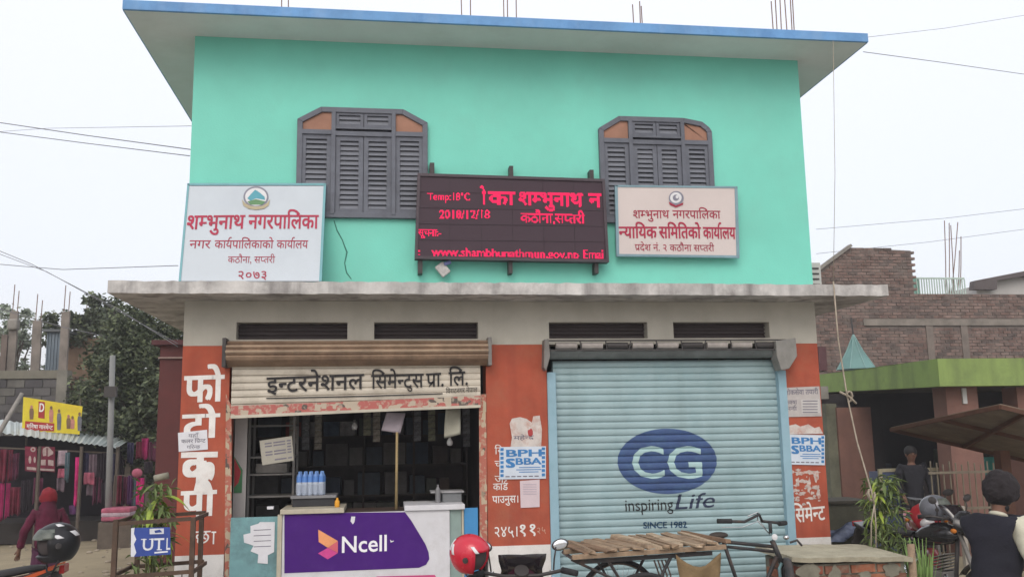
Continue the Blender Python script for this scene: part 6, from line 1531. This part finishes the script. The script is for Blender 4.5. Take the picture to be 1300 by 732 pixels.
# ---- trees
def tree(loc,trunk_h,crown_c,crown_r,label,nclump,per,leaf,mat_,seed,lean=(0,0),tr=.16):
    rg_=random.Random(seed); t=thing('broadleaf_tree',loc,label,'tree'); cc=Vector(crown_c); cr=Vector(crown_r)
    tk=MB(); fork=Vector((lean[0],lean[1],trunk_h)); tk.tube([(0,0,0),(lean[0]*.3,lean[1]*.3,trunk_h*.5),fork],[tr,tr*.8,tr*.62],9)
    cl=[]
    for i in range(nclump):
        while True:
            u=Vector((rg_.uniform(-1,1),rg_.uniform(-1,1),rg_.uniform(-1,1)))
            if .25<u.length<1: break
        u=u*(.75+.35*rg_.random()); cl.append(cc+Vector((u.x*cr.x,u.y*cr.y,u.z*cr.z)))
    for c in cl[::max(1,nclump//16)]: tk.tube([fork,fork.lerp(c,.5)+Vector((0,0,.15)),c],[tr*.35,tr*.2,.02],5)
    tk.build('trunk',pm('bark',(.09,.07,.055),.95,.25,6,.5,30),t,True)
    q=[MB(),MB()]
    for c in cl:
        s=rg_.uniform(.28,.6)*min(cr.x,cr.z)*.36
        for k in range(per):
            d=Vector((rg_.gauss(0,1),rg_.gauss(0,1),rg_.gauss(0,.75))); 
            p_=c+d*s*.75; a_=Vector((rg_.uniform(-1,1),rg_.uniform(-1,1),rg_.uniform(-.5,.6))).normalized(); b_=a_.cross(Vector((rg_.uniform(-1,1),rg_.uniform(-1,1),rg_.uniform(-1,1)))).normalized()
            L=leaf*rg_.uniform(.6,1.3); q[rg_.random()<.35].add([p_-a_*L*.5,p_+b_*L*.28,p_+a_*L*.5,p_-b_*L*.28],[(0,1,2,3)])
    cw_=q[0].build('crown',mat_[0],t); cw_['kind']='stuff'; o2=q[1].build('crown',mat_[1],t); o2['kind']='stuff'; return t
TG=(pm('tree_leaf_dark',(.062,.08,.045),.65,.35,1.2),pm('tree_leaf_light',(.125,.15,.078),.6,.3,1.2))
c=at(176,472,12.5); tree((at(170,640,12.5).x,12.5,0),1.6,(c.x-at(170,640,12.5).x,0,c.z),(1.25,1.2,1.7),'dense dark green tree left of the building behind the clothes line',120,210,.105,TG,5)
c=at(205,540,11.5); tree((at(212,640,11.5).x,11.6,0),1.2,(c.x-at(212,640,11.5).x,0,c.z),(.9,.9,1.2),'lower bushy tree close to the left pillar',50,170,.12,TG,6)
c=at(128,415,19); tree((at(140,640,19).x,19.6,0),3.0,(c.x-at(140,640,19).x,0,c.z+.0),(1.7,1.2,.95),'green tree crown rising behind the orange wall',60,150,.15,TG,7)
c=at(120,500,14.5); tree((at(120,640,14.5).x,14.4,0),1.2,(0,0,c.z-.35),(1.1,.6,.65),'low leafy tree in front of the orange brick wall',45,140,.10,TG,12)
c=at(8,430,24); tree((at(0,640,24).x,24,0),3.0,(0,0,c.z),(1.0,1,1.6),'pale thin tree behind the leftmost column',34,90,.16,(pm('hazy_leaf',(.26,.30,.24),.7,.3,1),pm('hazy_leaf_two',(.2,.25,.18),.7,.3,1)),9)
c=at(46,448,26); tree((at(50,640,26).x,26,0),3.0,(0,0,c.z-.2),(1.3,1,.6),'sparse pale tree between the bare columns',12,45,.14,(MATS['hazy_leaf'],MATS['hazy_leaf_two']),10)

# ---- overhead wires
def wire(pts,Ys,label,r=.012,sag=0):
    P=[at(a,b,y) for (a,b),y in zip(pts,Ys)]; out_=[]
    for i in range(len(P)-1):
        for k in range(8):
            u=k/8; q=P[i].lerp(P[i+1],u); q.z-=sag*4*u*(1-u)*.5; out_.append(q)
    out_.append(P[-1]); m_=MB(); m_.tube(out_,r,5,True); return tag(m_.build('overhead_wire',pm('wire_grey',(.16,.16,.18),.7),None,True),label,'wire')
wire([(-60,147),(110,172),(243,190)],[2,1.3,.1],'upper of two dark wires running to the left wall corner',.005); wire([(-60,160),(110,182),(241,198)],[2,1.3,.1],'lower of two dark wires running to the left wall corner',.0045)
wire([(-40,170),(60,163),(243,160)],[20,18,10],'thin pale wire passing behind the upper left wall',.006)
wire([(-60,294),(40,335),(150,392),(226,440)],[9,8,7,6],'upper wire dropping towards the tree at the left',.006); wire([(-60,300),(60,345),(160,400),(226,436)],[8.5,7.8,7,6.2],'lower wire dropping towards the tree at the left',.005)
wire([(-60,330),(30,338),(80,342),(226,337)],[14,13,12,9],'thin level wire crossing the sky at the left',.008); wire([(-60,378),(0,392),(80,415),(150,430)],[14,13.5,13,12.5],'low wire passing behind the bare columns',.008)
wire([(1096,66),(1200,80),(1360,103)],[.0,1,3],'grey wire leaving the right eave corner downwards',.004); wire([(1096,48),(1200,36),(1360,10)],[.0,1,3],'faint wire rising from the right eave corner',.0025)
wire([(1036,291),(1200,277),(1360,258)],[14,14,13],'upper faint wire above the brick house',.006); wire([(1036,322),(1180,307),(1360,283)],[15,15,14],'lower faint wire above the brick house',.006)

# ================================================================ air
hz=MB(); hz.box(-900,900,-900,1000,-1.2,9.5)
o=bpy.data.objects.new('haze',hz.mesh('haze',bpy.data.materials.new('haze_air'))); COL.objects.link(o); o['kind']='stuff'
hm=o.data.materials[0]; hm.use_nodes=True; n_=hm.node_tree; n_.nodes.clear(); ou=n_.nodes.new('ShaderNodeOutputMaterial'); pv=n_.nodes.new('ShaderNodeVolumePrincipled')
pv.inputs['Color'].default_value=(.95,.96,1,1); pv.inputs['Density'].default_value=.002; n_.links.new(pv.outputs[0],ou.inputs['Volume'])
